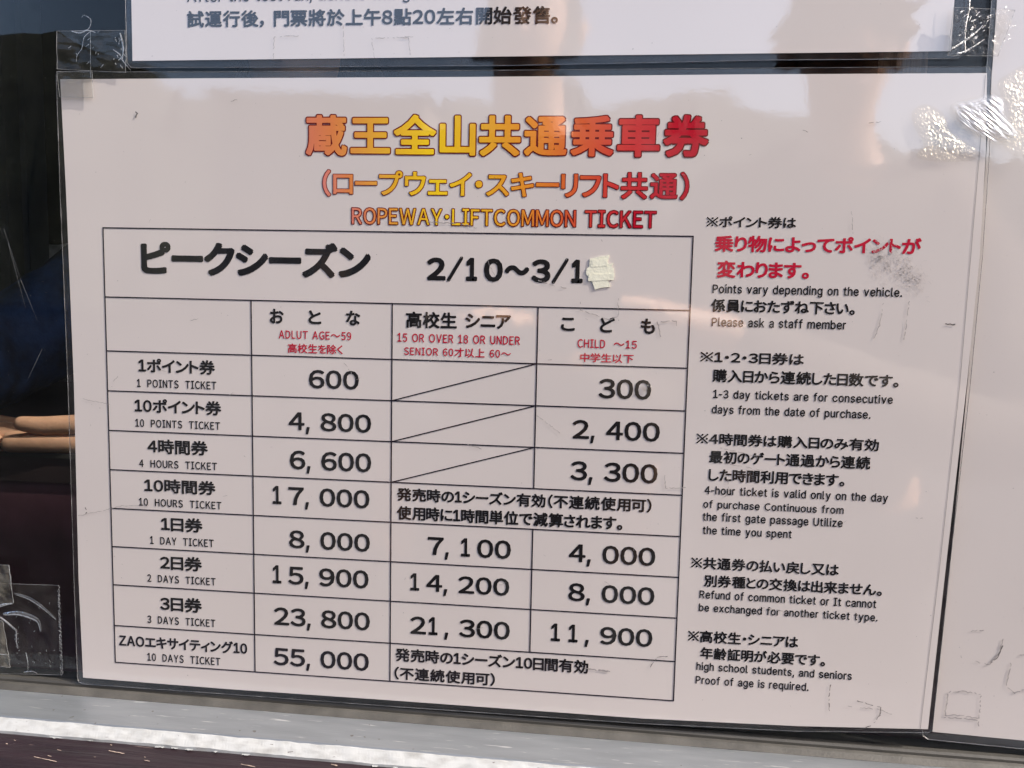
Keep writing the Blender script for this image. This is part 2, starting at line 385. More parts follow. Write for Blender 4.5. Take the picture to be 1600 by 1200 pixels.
# ------------------------------------------------------------------ print data (mm on the sheet plane)
PRINT = {
 'head': [
  ('蔵王全山共通乗車券', 101.0, 287.1, 54.0, 34.2),
  ('（ロープウェイ・スキーリフト共通）', 109.3, 279.2, 28.7, 15.8),
  ('ROPEWAY･LIFTCOMMON TICKET', 123.3, 265.2, 11.5, 3.0),
 ],
 'title': [
  ('ピークシーズン', 18.9, 133.0, -5.5, -22.1),
  ('2/10～3/1', 159.9, 232.4, -10.6, -22.7),
 ],
 'cell': [
  ('お', 83.4, 90.3, -37.1, -44.2),
  ('と', 102.4, 108.9, -37.4, -44.0),
  ('な', 120.9, 127.8, -37.1, -44.2),
  ('高校生', 149.9, 174.3, -36.8, -44.6),
  ('シニア', 178.2, 199.8, -37.1, -44.0),
  ('こ', 223.1, 229.6, -37.9, -44.1),
  ('ど', 241.1, 247.9, -37.3, -44.4),
  ('も', 259.7, 266.2, -37.4, -44.5),
  ('1ポイント券', 16.3, 55.6, -62.8, -70.0),
  ('10ポイント券', 13.8, 58.5, -82.7, -89.9),
  ('4時間券', 20.0, 51.3, -102.7, -110.1),
  ('10時間券', 17.8, 55.0, -122.6, -129.8),
  ('1日券', 26.1, 48.0, -141.8, -149.2),
  ('2日券', 25.2, 47.3, -161.6, -169.1),
  ('3日券', 24.7, 46.9, -182.8, -190.5),
  ('ZAOエキサイティング10', 2.3, 70.2, -204.1, -210.7),
  ('発売時の1シーズン有効（不連続使用可）', 146.2, 267.8, -121.5, -128.2),
  ('使用時に1時間単位で減算されます。', 146.2, 254.6, -130.5, -137.4),
  ('発売時の1シーズン10日間有効', 145.9, 240.7, -201.9, -208.8),
  ('（不連続使用可）', 145.5, 195.6, -211.5, -218.2),
 ],
 'small': [
  ('1  POINTS  TICKET', 15.4, 56.1, -73.1, -77.2),
  ('10  POINTS  TICKET', 14.0, 57.7, -93.0, -97.0),
  ('4  HOURS  TICKET', 15.5, 55.8, -113.2, -117.2),
  ('10  HOURS  TICKET', 14.9, 57.8, -132.8, -136.8),
  ('1  DAY  TICKET', 20.2, 53.5, -152.1, -156.2),
  ('2  DAYS  TICKET', 18.3, 54.2, -171.8, -175.8),
  ('3  DAYS  TICKET', 17.8, 53.7, -193.3, -197.4),
  ('10  DAYS  TICKET', 17.3, 56.0, -213.1, -217.3),
 ],
 'redsmall': [
  ('ADLUT AGE～59', 87.8, 123.5, -47.3, -51.3),
  ('15 OR OVER 18 OR UNDER', 145.9, 204.2, -47.1, -51.3),
  ('SENIOR 60才以上 60～', 149.1, 200.1, -53.3, -57.8),
  ('CHILD', 231.0, 243.8, -47.6, -51.7),
  ('～15', 247.6, 258.3, -47.7, -51.5),
 ],
 'redcell': [
  ('高校生を除く', 92.2, 119.3, -53.5, -58.1),
  ('中学生以下', 232.4, 257.0, -54.0, -58.3),
 ],
 'red': [
  ('乗り物によってポイントが', 291.3, 380.7, 0.8, -6.7),
  ('変わります。', 292.8, 333.4, -10.5, -18.3),
 ],
 'note': [
  ('※ポイント券は', 287.3, 326.6, 9.2, 4.1),
  ('係員におたずね下さい。', 291.0, 354.1, -27.8, -33.8),
  ('※1・2・3日券は', 287.1, 333.3, -51.5, -56.9),
  ('購入日から連続した日数です。', 293.0, 375.0, -59.7, -65.7),
  ('※4時間券は購入日のみ有効', 287.0, 368.3, -89.2, -94.9),
  ('最初のゲート通過から連続', 293.2, 365.1, -97.4, -103.4),
  ('した時間利用できます。', 293.3, 354.3, -105.8, -111.9),
  ('※共通券の払い戻し又は', 287.1, 354.2, -148.0, -153.9),
  ('別券種との交換は出来ません。', 293.4, 373.9, -156.4, -162.3),
  ('※高校生・シニアは', 287.1, 337.9, -183.6, -189.6),
  ('年齢証明が必要です。', 293.2, 350.6, -191.7, -197.7),
 ],
 'eng': [
  ('Points vary depending on the vehicle.', 291.3, 373.9, -21.1, -26.3),
  ('Please ask a staff member', 291.6, 350.7, -36.0, -40.3),
  ('1-3 day tickets are for consecutive', 293.7, 373.0, -69.0, -74.1),
  ('days from the date of purchase.', 293.4, 363.8, -76.1, -81.2),
  ('4-hour ticket is valid only on the day', 291.8, 373.8, -114.0, -119.1),
  ('of purchase Continuous from', 291.5, 354.7, -120.8, -125.5),
  ('the first gate passage Utilize', 291.5, 354.6, -126.6, -131.8),
  ('the time you spent', 291.8, 332.2, -133.1, -138.1),
  ('Refund of common ticket or It cannot', 291.6, 371.8, -163.9, -168.1),
  ('be exchanged for another ticket type.', 291.6, 372.8, -170.4, -175.4),
  ('high school students, and seniors', 291.7, 363.0, -199.2, -204.3),
  ('Proof of age is required.', 291.6, 343.8, -205.9, -211.1),
 ],
 'top': [
  ('試運行後，門票將於上午8點20左右', 43.9, 179.6, 101.0, 93.2),
  ('開始發售。', 180.8, 218.0, 101.2, 93.4),
 ],
 'toplat': [
  ('After the test run, tickets will go on sale', 44.1, 180.7, 110.4, 103.5),
 ],
 'price': [
  ('６００', 102.6, 127.2, -65.8, -74.9),
  ('４，８００', 92.5, 133.3, -86.6, -95.6),
  ('６，６００', 92.9, 133.4, -105.5, -114.9),
  ('１７，０００', 84.1, 132.6, -123.6, -132.8),
  ('８，０００', 92.3, 132.9, -145.3, -154.4),
  ('１５，９００', 83.8, 132.3, -163.6, -172.9),
  ('２３，８００', 84.3, 133.0, -184.9, -194.2),
  ('５５，０００', 83.9, 132.6, -205.8, -215.0),
  ('７，１００', 161.6, 202.0, -145.0, -154.2),
  ('１４，２００', 153.2, 201.6, -163.7, -172.5),
  ('２１，３００', 153.4, 202.3, -185.3, -194.4),
  ('３００', 241.5, 265.5, -65.7, -75.0),
  ('２，４００', 229.9, 270.2, -85.4, -94.5),
  ('３，３００', 229.5, 269.9, -105.0, -114.3),
  ('４，０００', 229.9, 270.4, -144.9, -153.9),
  ('８，０００', 230.1, 270.7, -164.1, -173.0),
  ('１１，９００', 222.3, 270.5, -184.7, -193.6),
 ],
}


# ------------------------------------------------------------------ lettering
# Every line is set glyph by glyph: figures and latin letters take the upright sans
# shapes of the full-width set, spaced proportionally, then fitted to the line's own box.
_cache = {}
try:        # the upright sans that ships with Blender; without it the full-width latin shapes serve
    SANS = bpy.data.fonts.load(bpy.utils.system_resource('DATAFILES') + '/fonts/Inter.woff2')
except Exception:
    SANS = None
def note_mark():
    V = []; F = []
    for sg in (1, -1):
        n = len(V)
        for t, w_ in ((-1, -1), (-1, 1), (1, 1), (1, -1)):
            V.append((.45 + .36 * t - .018 * w_ * sg, .38 + .36 * t * sg + .018 * w_))
        F.append((n, n+1, n+2, n+3))
    for cx, cy in ((.45, .68), (.45, .08), (.15, .38), (.75, .38)):
        n = len(V); V += [(cx + .050 * math.cos(q * math.pi / 4), cy + .050 * math.sin(q * math.pi / 4)) for q in range(8)]; F.append(tuple(range(n, n + 8)))
    return V, F
_cache['※'] = note_mark()
def glyphs(chars):
    todo = []
    for ch in sorted(set(chars)):
        if ch in _cache or ch == ' ': continue
        c = bpy.data.curves.new('lettering', 'FONT')
        if 0x21 <= ord(ch) <= 0x7E:
            if SANS and (ch.islower() or ch in 'I1-.,') and ch != 'k': c.body = ch; c.font = SANS
            else: c.body = chr(ord(ch) + 0xFEE0)
        else: c.body = ch
        c.size = 1.0; c.resolution_u = 3; c.fill_mode = 'FRONT'
        o = bpy.data.objects.new('lettering', c); COL.objects.link(o); todo.append((ch, o))
    bpy.context.view_layer.update()
    dg = bpy.context.evaluated_depsgraph_get()
    for ch, o in todo:
        ev = o.evaluated_get(dg); me = ev.to_mesh()
        k = 1.488 if o.data.font == SANS and SANS else 1.0        # cap height matched to the gothic
        _cache[ch] = ([(v.co.x * k, v.co.y * k) for v in me.vertices], [tuple(p.vertices) for p in me.polygons])
        ev.to_mesh_clear()
    for ch, o in todo:
        c = o.data; bpy.data.objects.remove(o); bpy.data.curves.remove(c)
def bbox(vs):
    xs = [v[0] for v in vs]; ys = [v[1] for v in vs]
    return min(xs), max(xs), min(ys), max(ys)

KANA = lambda ch: 0x3040 <= ord(ch) <= 0x30FF
def run(s, gap=0.11, space=0.34, latin=1.0):
    V = []; F = []; x = 0
    for ch in s:
        if ch == ' ': x += space; continue
        if ch == '\u3000': x += 1; continue
        vs, fs = _cache[ch]; a, b, c, d = bbox(vs); n = len(V)
        k = latin if ord(ch) < 0x7F else 1.0
        pre = 0.0
        if ch in '（(': pre = 0.12
        if ch in '・･': pre = 0.06; 
        V += [(x + pre + (p[0] - a) * k, p[1]) for p in vs]; F += [tuple(i + n for i in f) for f in fs]
        g = gap * (0.9 if KANA(ch) else 1.0)
        if ch in '，': g += 0.5
        if ch in '）)': g += 0.12
        if ch in '・･': g += 0.06
        x += pre + (b - a) * k + g
    return V, F

def cells(s, off):
    """wide figures: each in a cell of its own"""
    CW = {',': 0.85, '～': 1.45, '/': 0.98}
    V = []; F = []; x = 0
    for ch in s:
        vs, fs = _cache[ch]; a, b, c, d = bbox(vs); n = len(V)
        if ch == ',': V += [(x + 0.06 + (p[0] - a) * 1.15, p[1] * 1.0) for p in vs]
        elif ch == '～': V += [(x + 0.14 + (p[0] - a) / (b - a) * 1.15, p[1]) for p in vs]
        elif ch == '/': V += [(x + 0.12 + (p[0] - a) / (b - a) * 0.72, -0.05 + (p[1] - c) / (d - c) * 0.86) for p in vs]
        else:
            wdt = 0.46 if ch == '1' else 0.86
            V += [(x + (0.14 if ch == '1' else (1 - wdt) / 2) + (p[0] - a) * wdt / (b - a), p[1]) for p in vs]
        F += [tuple(i + n for i in f) for f in fs]
        x += CW.get(ch, 1.0)
    return V, F

BOLD = dict(head=0.036, title=0.046, cell=0.034, small=0.020, redsmall=0.018, redcell=0.022, red=0.036, note=0.030, eng=0.020, top=0.030, toplat=0.008, price=0.025)
LATIN = dict(cell=0.92, small=0.80, redsmall=0.80, eng=0.86)
OUTL = {0: (0.032, 0.061), 1: (0.022, 0.052), 2: (0.008, 0.052)}
fw = str.maketrans('０１２３４５６７８９，', '0123456789,')
glyphs(''.join(it[0].translate(fw) + it[0] for L in PRINT.values() for it in L).replace('\u3000', '') + '8')

def ink(name, vs, fs, box, mat, parent, y, ref=None, bold=0.0, pad=None):
    """lay a run of lettering into its box on the sheet (mm); strokes are thickened by
    laying the same thin sheet of ink down again a hair to every side"""
    a, b, c, d = bbox(vs)
    if ref: c, d = ref
    p = bold if pad is None else pad
    a -= p; b += p; c -= p; d += p
    xl, xr, zt, zb = box
    kx = (xr - xl) / (b - a); kz = (zt - zb) / (d - c)
    P = []; FF = []
    nq = 16 if 'heading' in name else 8
    se = lambda t: (math.copysign(abs(math.cos(t)) ** .7, math.cos(t)), math.copysign(abs(math.sin(t)) ** .7, math.sin(t)))
    sh = [(0, 0)] + ([se((q + .5) * 2 * math.pi / nq) for q in range(nq)] if bold else [])
    r = bold * kz
    for q, (dx, dy) in enumerate(sh):
        n = len(P)
        for px, py in vs:
            P.append(W(xl + (px - a) * kx + dx * r, zb + (py - c) * kz + dy * r, y - q * 2e-6))
        FF += [tuple(i + n for i in f) for f in fs]
    return obj(name, P, FF, mat, parent)

# ------------------------------------------------------------------ sheets
# layers in front of the glass face (y = 0): films and papers step towards the lens
Y3, Y2, Y1 = -0.0010, -0.0022, -0.0034      # right sheet, top sheet, price sheet (paper faces)
PLAN_T = 0.0005

def slab(name, pts, y, t, mat, parent):
    n = len(pts)
    v = [W(x, z, y) for x, z in pts] + [W(x, z, y + t) for x, z in pts]
    f = [tuple(range(n))] + [tuple(range(n, 2 * n))[::-1]] + [(i, n + i, n + (i + 1) % n, (i + 1) % n) for i in range(n)]
    me = bpy.data.meshes.new(name); me.from_pydata([tuple(p) for p in v], [], f); me.update()
    bm = bmesh.new(); bm.from_mesh(me); bmesh.ops.recalc_face_normals(bm, faces=bm.faces); bm.to_mesh(me); bm.free()
    return link(name, me, mat, parent)

def rounded(x0, x1, z0, z1, r, n=5):
    P = []
    for cx, cz, a0 in ((x1 - r, z1 - r, 0), (x0 + r, z1 - r, 90), (x0 + r, z0 + r, 180), (x1 - r, z0 + r, 270)):
        for k in range(n + 1):
            a = math.radians(a0 + 90 * k / n)
            P.append((cx + r * math.cos(a), cz + r * math.sin(a)))
    return P

def film(outer, inner, y, parent, edge=True):
    """clear welded margin of the pouch round the paper: a thin ring, plus its bright cut edge"""
    t = 0.00035
    n = len(outer)
    def nearest(p):
        return min(range(len(inner)), key=lambda i: (inner[i][0]-p[0])**2 + (inner[i][1]-p[1])**2)
    me_v = [W(x, z, y) for x, z in outer] + [W(x, z, y) for x, z in inner]
    F = []
    m = len(inner)
    idx = [nearest(p) for p in outer]
    for i in range(n):
        j = (i + 1) % n
        a, b = idx[i], idx[j]
        if a == b: F.append((i, j, n + a))
        else: F.append((i, j, n + b, n + a))
    k = len(me_v)
    me_v += [v + Vector((0, t, 0)) for v in me_v]
    F += [tuple(q + k for q in f[::-1]) for f in F]
    F += [(i, (i + 1) % n, k + (i + 1) % n, k + i)[::-1] for i in range(n)]
    obj('film_margin', me_v, F, M['film'], parent)
    if edge:
        mb = MB(); mb.tube([W(x, z, y - 0.00005) for x, z in outer] + [W(*outer[0], y - 0.00005)], 0.00016, 5)
        mb.build('film_edge', M['film_edge'], parent)

def strip(name, pts, wd, y, mat, parent, jitter=0.0, gaps=0.0, rng=None):
    """thin flat line through pts (mm), width wd mm"""
    mb = MB(); rng = rng or random
    for (x0, z0), (x1, z1) in zip(pts[:-1], pts[1:]):
        L = math.hypot(x1 - x0, z1 - z0)
        n = max(1, int(L / 0.9)) if (jitter or gaps) else 1
        dx, dz = (x1 - x0) / L, (z1 - z0) / L
        last = None
        for i in range(n):
            if gaps and rng.random() < gaps: last = None; continue
            t0, t1 = i / n * L, (i + 1) / n * L
            j0 = last if last is not None else rng.uniform(-jitter, jitter); j1 = rng.uniform(-jitter, jitter); last = j1
            w0 = wd / 2 * (rng.uniform(0.5, 1.3) if jitter else 1)
            a = (x0 + dx * t0 - dz * j0, z0 + dz * t0 + dx * j0); b = (x0 + dx * t1 - dz * j1, z0 + dz * t1 + dx * j1)
            mb.add([W(a[0] + dz*w0, a[1] - dx*w0, y), W(b[0] + dz*w0, b[1] - dx*w0, y), W(b[0] - dz*w0, b[1] + dx*w0, y), W(a[0] - dz*w0, a[1] + dx*w0, y)], [(0, 1, 2, 3)])
    return mb.build(name, mat, parent)

def specks(parent, y, x0, x1, z0, z1, n, rng):
    mb = MB()
    for _ in range(n):
        x, z = rng.uniform(x0, x1), rng.uniform(z0, z1)
        r = rng.choice([0.12, 0.15, 0.2, 0.26]) * rng.uniform(0.6, 1.2)
        a0 = rng.uniform(0, 6.28); e = rng.uniform(0.4, 1)
        P = []
        for k in range(6):
            a = k * math.pi / 3
            px, pz = r * math.cos(a) * rng.uniform(.7, 1.2), r * e * math.sin(a)
            P.append(W(x + px * math.cos(a0) - pz * math.sin(a0), z + px * math.sin(a0) + pz * math.cos(a0), y))
        mb.add(P, [tuple(range(6))])
    o = mb.build('dirt_specks', M['mark'], parent); o['kind'] = 'stuff'
    return o

rng = random.Random(3)

# ---- price sheet
price = empty('price_sheet')
tag(price, "large laminated ticket price table with red and yellow heading and black figures", "notice")
paper_pts = [(-17.9, -228.8), (-18.6, -176), (-17.7, -77), (-18.5, 17), (-19.6, 69.9), (60, 70.1), (180, 70.2), (300, 70.8), (402.6, 70.9),
             (404.6, 37.7), (405.4, -6.5), (404.1, -63.4), (400.9, -152.2), (398.6, -224.6), (340, -227.6), (267, -229.3), (140, -229.2), (60, -229.4)]
slab('paper', paper_pts, Y1, PLAN_T, M['paper'], price)
outer = [(-21.0, -229.5), (-20.2, -231.5), (-18.0, -232.3), (60, -232.2), (140, -232.4), (267, -232.0), (340, -230.2), (398.9, -226.4), (400.6, -224.9),
         (402.6, -152.2), (405.6, -63.4), (406.6, -6.5), (406.2, 37.7), (404.4, 71.6), (403.0, 73.6), (300, 73.4), (180, 73.0), (60, 72.9), (-19.5, 73.3), (-21.6, 72.0), (-21.6, 17), (-20.9, -77), (-21.1, -176)]
film(outer, paper_pts, Y1 + 0.00012, price)
yt = Y1 - 0.00012
strip('paper_edge', [(402.0, 70), (402.0, 35.0), (401.1, -63.5), (398.2, -152.4), (395.1, -225)], 0.25, yt, M['mark'], price)  # edge of the paper under the film, drawn as a thin grey line

# table rules
XSR = [0, 74.14, 143.31, 212.29, 281.63]
ZSR = [0.0, -33.36, -59.76, -79.52, -99.33, -119.16, -138.88, -158.55, -178.41, -199.8, -219.32]
lw = 0.62
def hrule(x0, x1, z): strip('table_rule', [(x0 - lw/2, z), (x1 + lw/2, z)], lw, yt, M['line'], price)
def vrule(x, z0, z1): strip('table_rule', [(x, z0), (x, z1)], lw, yt - 0.00002, M['line'], price)
for i, z in enumerate(ZSR): hrule(XSR[0], XSR[4], z)
vrule(XSR[0], ZSR[0], ZSR[10]); vrule(XSR[4], ZSR[0], ZSR[10])
vrule(XSR[1], ZSR[1], ZSR[10]); vrule(XSR[2], ZSR[1], ZSR[10])
vrule(XSR[3], ZSR[1], ZSR[5]); vrule(XSR[3], ZSR[6], ZSR[9])
for k in (2, 3, 4):
    strip('crossing_line', [(XSR[2], ZSR[k+1]), (XSR[3], ZSR[k])], lw * 0.9, yt - 0.00004, M['line'], price)

names = dict(title='season_line', cell='row_text', small='row_text', redsmall='age_text', redcell='age_text', red='note_line', note='note_line', eng='note_line')
mats = dict(title='black', cell='black', small='black', redsmall='red', redcell='red', red='red', note='black', eng='black')
for st, items in PRINT.items():
    for i, it in enumerate(items):
        s, box = it[0], it[1:]
        gp = 0.13 if st == 'eng' else (0.15 if st in ('small', 'redsmall') else 0.11)
        if st == 'head':
            bf, bo = OUTL[i]
            g = gradient_ink("heading_ink", *gx(box[0], box[1]), gst(((200, 112, 84), (205, 120, 108), (205, 118, 100))[i]))
            V, F = run(s, 0.145 if i < 2 else 0.11, latin=0.8)
            ink('heading', V, F, box, M['outline'], price, yt, bold=bo)
            ink('heading_fill', V, F, box, g, price, yt - 0.00006, bold=bf, pad=bo)
        elif st == 'price':
            V, F = cells(s.translate(fw), 0)
            r8 = bbox(_cache['8'][0])
            ink('price', V, F, box, M['black'], price, yt, (r8[2], r8[3]), bold=BOLD[st])
        elif s == '2/10～3/1':
            V, F = cells(s, 0)
            ink('season_line', V, F, box, M['black'], price, yt, bold=BOLD[st])
        elif st in names:
            V, F = run(s, gp, 0.36 if st in ('eng', 'redsmall') else 0.32, LATIN.get(st, 1.0))
            ink(names[st], V, F, box, M[mats[st]], price, yt, bold=BOLD[st])

# scuffs left by old tape on the film
ys = Y1 - 0.0003
def scuff(pts, wd=0.35, dark=False, parent=price, y=None, gaps=0.25):
    return strip('scuff', pts, wd, ys if y is None else y, M['mark_dark' if dark else 'mark'], parent, 0.25, gaps, rng)
scuff([(231.6, -29.5), (232.1, -34.5), (237.1, -35.9), (245.5, -38.6), (249.3, -36.5), (249.0, -28.5)], 0.25)
scuff([(267.2, -38.7), (268.3, -43.5), (269.3, -46.9)], 0.4); scuff([(268.7, -38.7), (275.7, -38.2), (275.7, -40.5)], 0.4)
scuff([(273.2, -109.9), (273.8, -116.0), (284, -115.5)], 0.3); scuff([(302, -111), (303, -117), (301, -119)], 0.3)
scuff([(212, -21), (218, -23), (226, -24.6)], 0.35); scuff([(160, 5), (176, 4.2), (184, 2)], 0.3)
scuff([(-17.5, -143.5), (-5, -140.5), (6, -137.2), (20, -136.6)], 0.22, gaps=0.05)
scuff([(-13.5, -139), (-12.8, -141.5), (-14, -143)], 0.4, True)
scuff([(-13, -84), (1, -86.2)], 0.2, gaps=0.05)
scuff([(17, 55), (19, 54.2), (18, 52)], 0.5, True)
scuff([(382, -218.5), (376, -216.5), (362, -216)], 0.3)
scuff([(366, -213.0), (377, -215.5), (376.8, -219), (373, -225), (366, -227.5)], 0.32, True, gaps=0.1)
scuff([(353.5, -206), (353.2, -214), (353.7, -219)], 0.3, True)
scuff([(393.0, -36.5), (397.2, -36.8)], 0.7, True, gaps=0)
scuff([(269, -205), (273, -198), (278, -197.5)], 0.3, True); scuff([(238, -206), (252, -207)], 0.7)
scuff([(298, -96), (315, -99.5)], 0.25); scuff([(300, -103), (318, -106)], 0.2); scuff([(321, -171), (330, -171.8)], 0.3)
scuff([(213, -84), (224, -92)], 0.2, gaps=0.05); scuff([(350, 12), (351, 2)], 0.25); scuff([(366, -28), (365, -38), (363, -44)], 0.3)
scuff([(377, -27), (376, -45)], 0.3); scuff([(355, 50), (361, 50.5)], 0.4)
scuff([(188, -12), (192, -20)], 0.2); scuff([(120, -62), (126, -70), (130, -68)], 0.2); scuff([(180, -99), (187, -101)], 0.3)
for _ in range(46):
    x = rng.uniform(-10, 395); z = rng.uniform(-225, 65); a = rng.uniform(0, 3.14); L = rng.uniform(1.2, 5)
    scuff([(x, z), (x + L * math.cos(a), z + L * math.sin(a) * 0.6)], 0.16, rng.random() < 0.2)
# scratched patch beside the red note
mb = MB()
for _ in range(430):
    t = rng.random(); cx = 359 + 22 * t + rng.gauss(0, 2.4); cz = -6 - 13 * t ** 1.4 + rng.gauss(0, 3.4)
    a = rng.gauss(-0.9, 0.7); L = rng.uniform(0.5, 2.0); wd = rng.uniform(0.05, 0.11)
    dx, dz = math.cos(a), math.sin(a)
    mb.add([W(cx - dz*wd, cz + dx*wd, ys), W(cx + dx*L - dz*wd, cz + dz*L + dx*wd, ys), W(cx + dx*L + dz*wd, cz + dz*L - dx*wd, ys), W(cx + dz*wd, cz - dx*wd, ys)], [(0, 1, 2, 3)])
sm = mb.build('scratched_patch', M['mark_light'], price); sm['kind'] = 'stuff'
specks(price, ys, -15, 400, -226, 68, 210, rng)

# ---- top sheet
top = empty('notice_sheet')
tag(top, "laminated notice cut off by the top edge, one bold Chinese line above its lower margin", "notice")
slab('paper', [(16.4, 78.5), (387.6, 80.4), (387.1, 200), (17.2, 200)], Y2, PLAN_T, M['paper2'], top)
film([(13.6, 77.6), (15.6, 75.4), (76.3, 75.3), (197.4, 75.5), (311.2, 77.2), (390.8, 77.4), (393.2, 79.4), (392.4, 204), (13.9, 204)],
     [(16.4, 78.5), (387.6, 80.4), (387.1, 200), (17.2, 200)], Y2 + 0.00012, top)
for st in ('top', 'toplat'):
    for it in PRINT[st]:
        V, F = run(it[0])
        ink('notice_line', V, F, it[1:], M['black'], top, Y2 - 0.00012, bold=BOLD[st])
for pts in ([(85.6, 78.7), (86.3, 88.8), (98.1, 89.3)], [(133.8, 78.9), (132.6, 87.9), (149.7, 88.0), (150.7, 79.2)], [(119, 94), (119.5, 80)], [(147, 88.5), (153, 88.3)]):
    scuff(pts, 0.22, False, top, Y2 - 0.0003)
specks(top, Y2 - 0.0003, 20, 385, 80, 112, 45, rng)

# ---- right sheet
rs = empty('blank_sheet')
tag(rs, "plain laminated sheet at the right edge, tape marks near its lower corner", "notice")
rp = [(401.6, -226.9), (403.8, -152), (405.3, -63.3), (405.9, 21.3), (405.6, 70), (404.6, 200), (640, 200), (640, -231.2), (442.6, -228.0)]
slab('paper', rp, Y3, PLAN_T, M['paper3'], rs)
film([(397.0, -226.5), (397.6, -229.2), (400.1, -230.8), (442.9, -232.2), (643.5, -234.2), (643.5, 203), (403.0, 203), (403.3, 21), (402.9, -63.3), (400.8, -152)],
     rp, Y3 + 0.00012, rs)
yr = Y3 - 0.0003
for pts in ([(407.4, -206.8), (413, -206.2), (421.5, -206.9), (421.8, -213), (421.2, -218.8), (414, -217.9), (406.4, -218.2), (406.9, -212), (407.4, -206.8)], [(421.8, -219), (421.5, -222.5)],
            [(406, -219.5), (414, -219.2), (421, -219.8)], [(418, -191.5), (424, -192.6), (428, -187), (429.5, -180)], [(433.5, -191), (432.5, -202), (436, -205.5), (441, -203), (443, -207)],
            [(415, -177), (420.5, -176.6)], [(411, -188), (412, -190)], [(438, -132), (446, -134), (441, -137)], [(437, -187), (442, -186)]):
    strip('scuff', pts, 0.4, yr, M['mark'], rs, 0.35, 0.2, rng)
strip('scuff', [(424, -192.4), (427.5, -189), (429.3, -183)], 0.5, yr, M['mark_dark'], rs, 0.15, 0.1, rng)
specks(rs, yr, 410, 450, -225, 105, 40, rng)

# ------------------------------------------------------------------ tapes (each piece a thing of its own)
def tape(name, poly, y, mat, label, group="clear tape pieces on the window", amp=0.0003, serr=None, n=26, edge=True, cat="tape"):
    """a wrinkled skin of tape filling a quad (mm corners a, b, c, d clockwise from upper left)"""
    a, b, c, d = [Vector((p[0], p[1])) for p in poly]
    V = []; F = []
    for j in range(n + 1):
        for i in range(n + 1):
            u, v = i / n, j / n
            p = (a * (1-u) + b * u) * (1-v) + (d * (1-u) + c * u) * v
            if serr and ((serr == 'R' and i == n) or (serr == 'L' and i == 0) or (serr == 'B' and j == n)):
                p = p + Vector(((0.45 if (i + j) % 2 else -0.25) * (serr != 'B'), (0.45 if (i + j) % 2 else -0.25) * (serr == 'B')))
            h = noise.noise(Vector((p.x * 0.16, p.y * 0.16, len(label)))) + 0.5 * noise.noise(Vector((p.x * 0.5, p.y * 0.5, 3)))
            V.append(W(p.x, p.y, y - amp * (0.6 + h)))
    for j in range(n):
        for i in range(n):
            q = j * (n + 1) + i
            F.append((q, q + n + 1, q + n + 2, q + 1))
    o = obj(name, V, F, mat, None, True)
    tag(o, label, cat, group)
    if edge:
        def edge_line(idx, r):
            mb = MB(); mb.tube([V[q] for q in idx], r, 4); mb.build('cut_edge', M['tape_edge'], o)
        rows = {'T': [i for i in range(n + 1)], 'B': [n * (n + 1) + i for i in range(n + 1)],
                'L': [j * (n + 1) for j in range(n + 1)], 'R': [j * (n + 1) + n for j in range(n + 1)]}
        for k in rows: edge_line(rows[k], 0.00022 if k == serr else 0.00009)
    return o

def crease(parent, pts, w0, w1, y, mat=None, k=8):
    """a raised fold: a narrow curved ridge of tape"""
    P = [Vector((p[0], p[1])) for p in pts]
    C = []
    for i in range(len(P) - 1):                       # Catmull-Rom
        p0, p1, p2, p3 = P[max(i-1, 0)], P[i], P[i+1], P[min(i+2, len(P)-1)]
        for s in range(k):
            t = s / k
            C.append(0.5 * ((2*p1) + (p2-p0)*t + (2*p0-5*p1+4*p2-p3)*t*t + (3*p1-p0-3*p2+p3)*t**3))
    C.append(P[-1])
    V = []; F = []; m = len(C)
    for i, c in enumerate(C):
        d = (C[min(i+1, m-1)] - C[max(i-1, 0)]).normalized(); nn = Vector((-d.y, d.x))
        w = (w0 + (w1 - w0) * i / (m - 1)) * (0.35 + 0.65 * math.sin(math.pi * min(1, (i + 1.5) / (m + 1)))) 
        for s, h in ((-1, 0), (-0.3, 0.8), (0.3, 1.0), (1, 0)):
            q = c + nn * w * s
            V.append(W(q.x, q.y, y - h * w * 0.00045))
    for i in range(m - 1):
        for s in range(3):
            F.append((i*4+s, i*4+s+1, i*4+s+5, i*4+s+4))
    return obj('crease', V, F, mat or M['tape_edge'], parent, True)

YT = -0.0044
t = tape('clear_tape', [(-19.8, 91.8), (14.5, 91.8), (14.2, 72.6), (-20.2, 74.4)], YT, M['tape'], "clear crinkled tape holding the lower left corner of the cut off Chinese notice", amp=0.0004)
crease(t, [(-10.5, 91.6), (-4, 92.2), (-2.2, 96.5), (-5.5, 98.8), (-6.8, 97.6)], 0.18, 0.14, YT - .0006)
crease(t, [(-2.8, 91.2), (-5.8, 88.6), (-7.2, 83.5), (-9.6, 80.5), (-10.2, 77.5)], 0.22, 0.12, YT - .0006)
crease(t, [(-2.6, 91.8), (-3.2, 70.0)], 0.10, 0.10, YT - .0006)
crease(t, [(-12, 91.6), (-8, 90.6), (-4, 91.8), (0, 90.8)], 0.35, 0.25, YT - .0007)
crease(t, [(8.5, 83), (12, 80.5), (13.5, 77.5), (17, 73.5)], 0.28, 0.14, YT - .0006)
crease(t, [(12.2, 90.5), (13.6, 84), (13.0, 78.5)], 0.5, 0.3, YT - .0006)
for k in range(16):
    x = rng.uniform(8.5, 14); z = rng.uniform(75, 90)
    crease(t, [(x, z), (x + rng.uniform(-1.4, 1.4), z - rng.uniform(.2, 1.4))], 0.22, 0.12, YT - .0008, k=3)
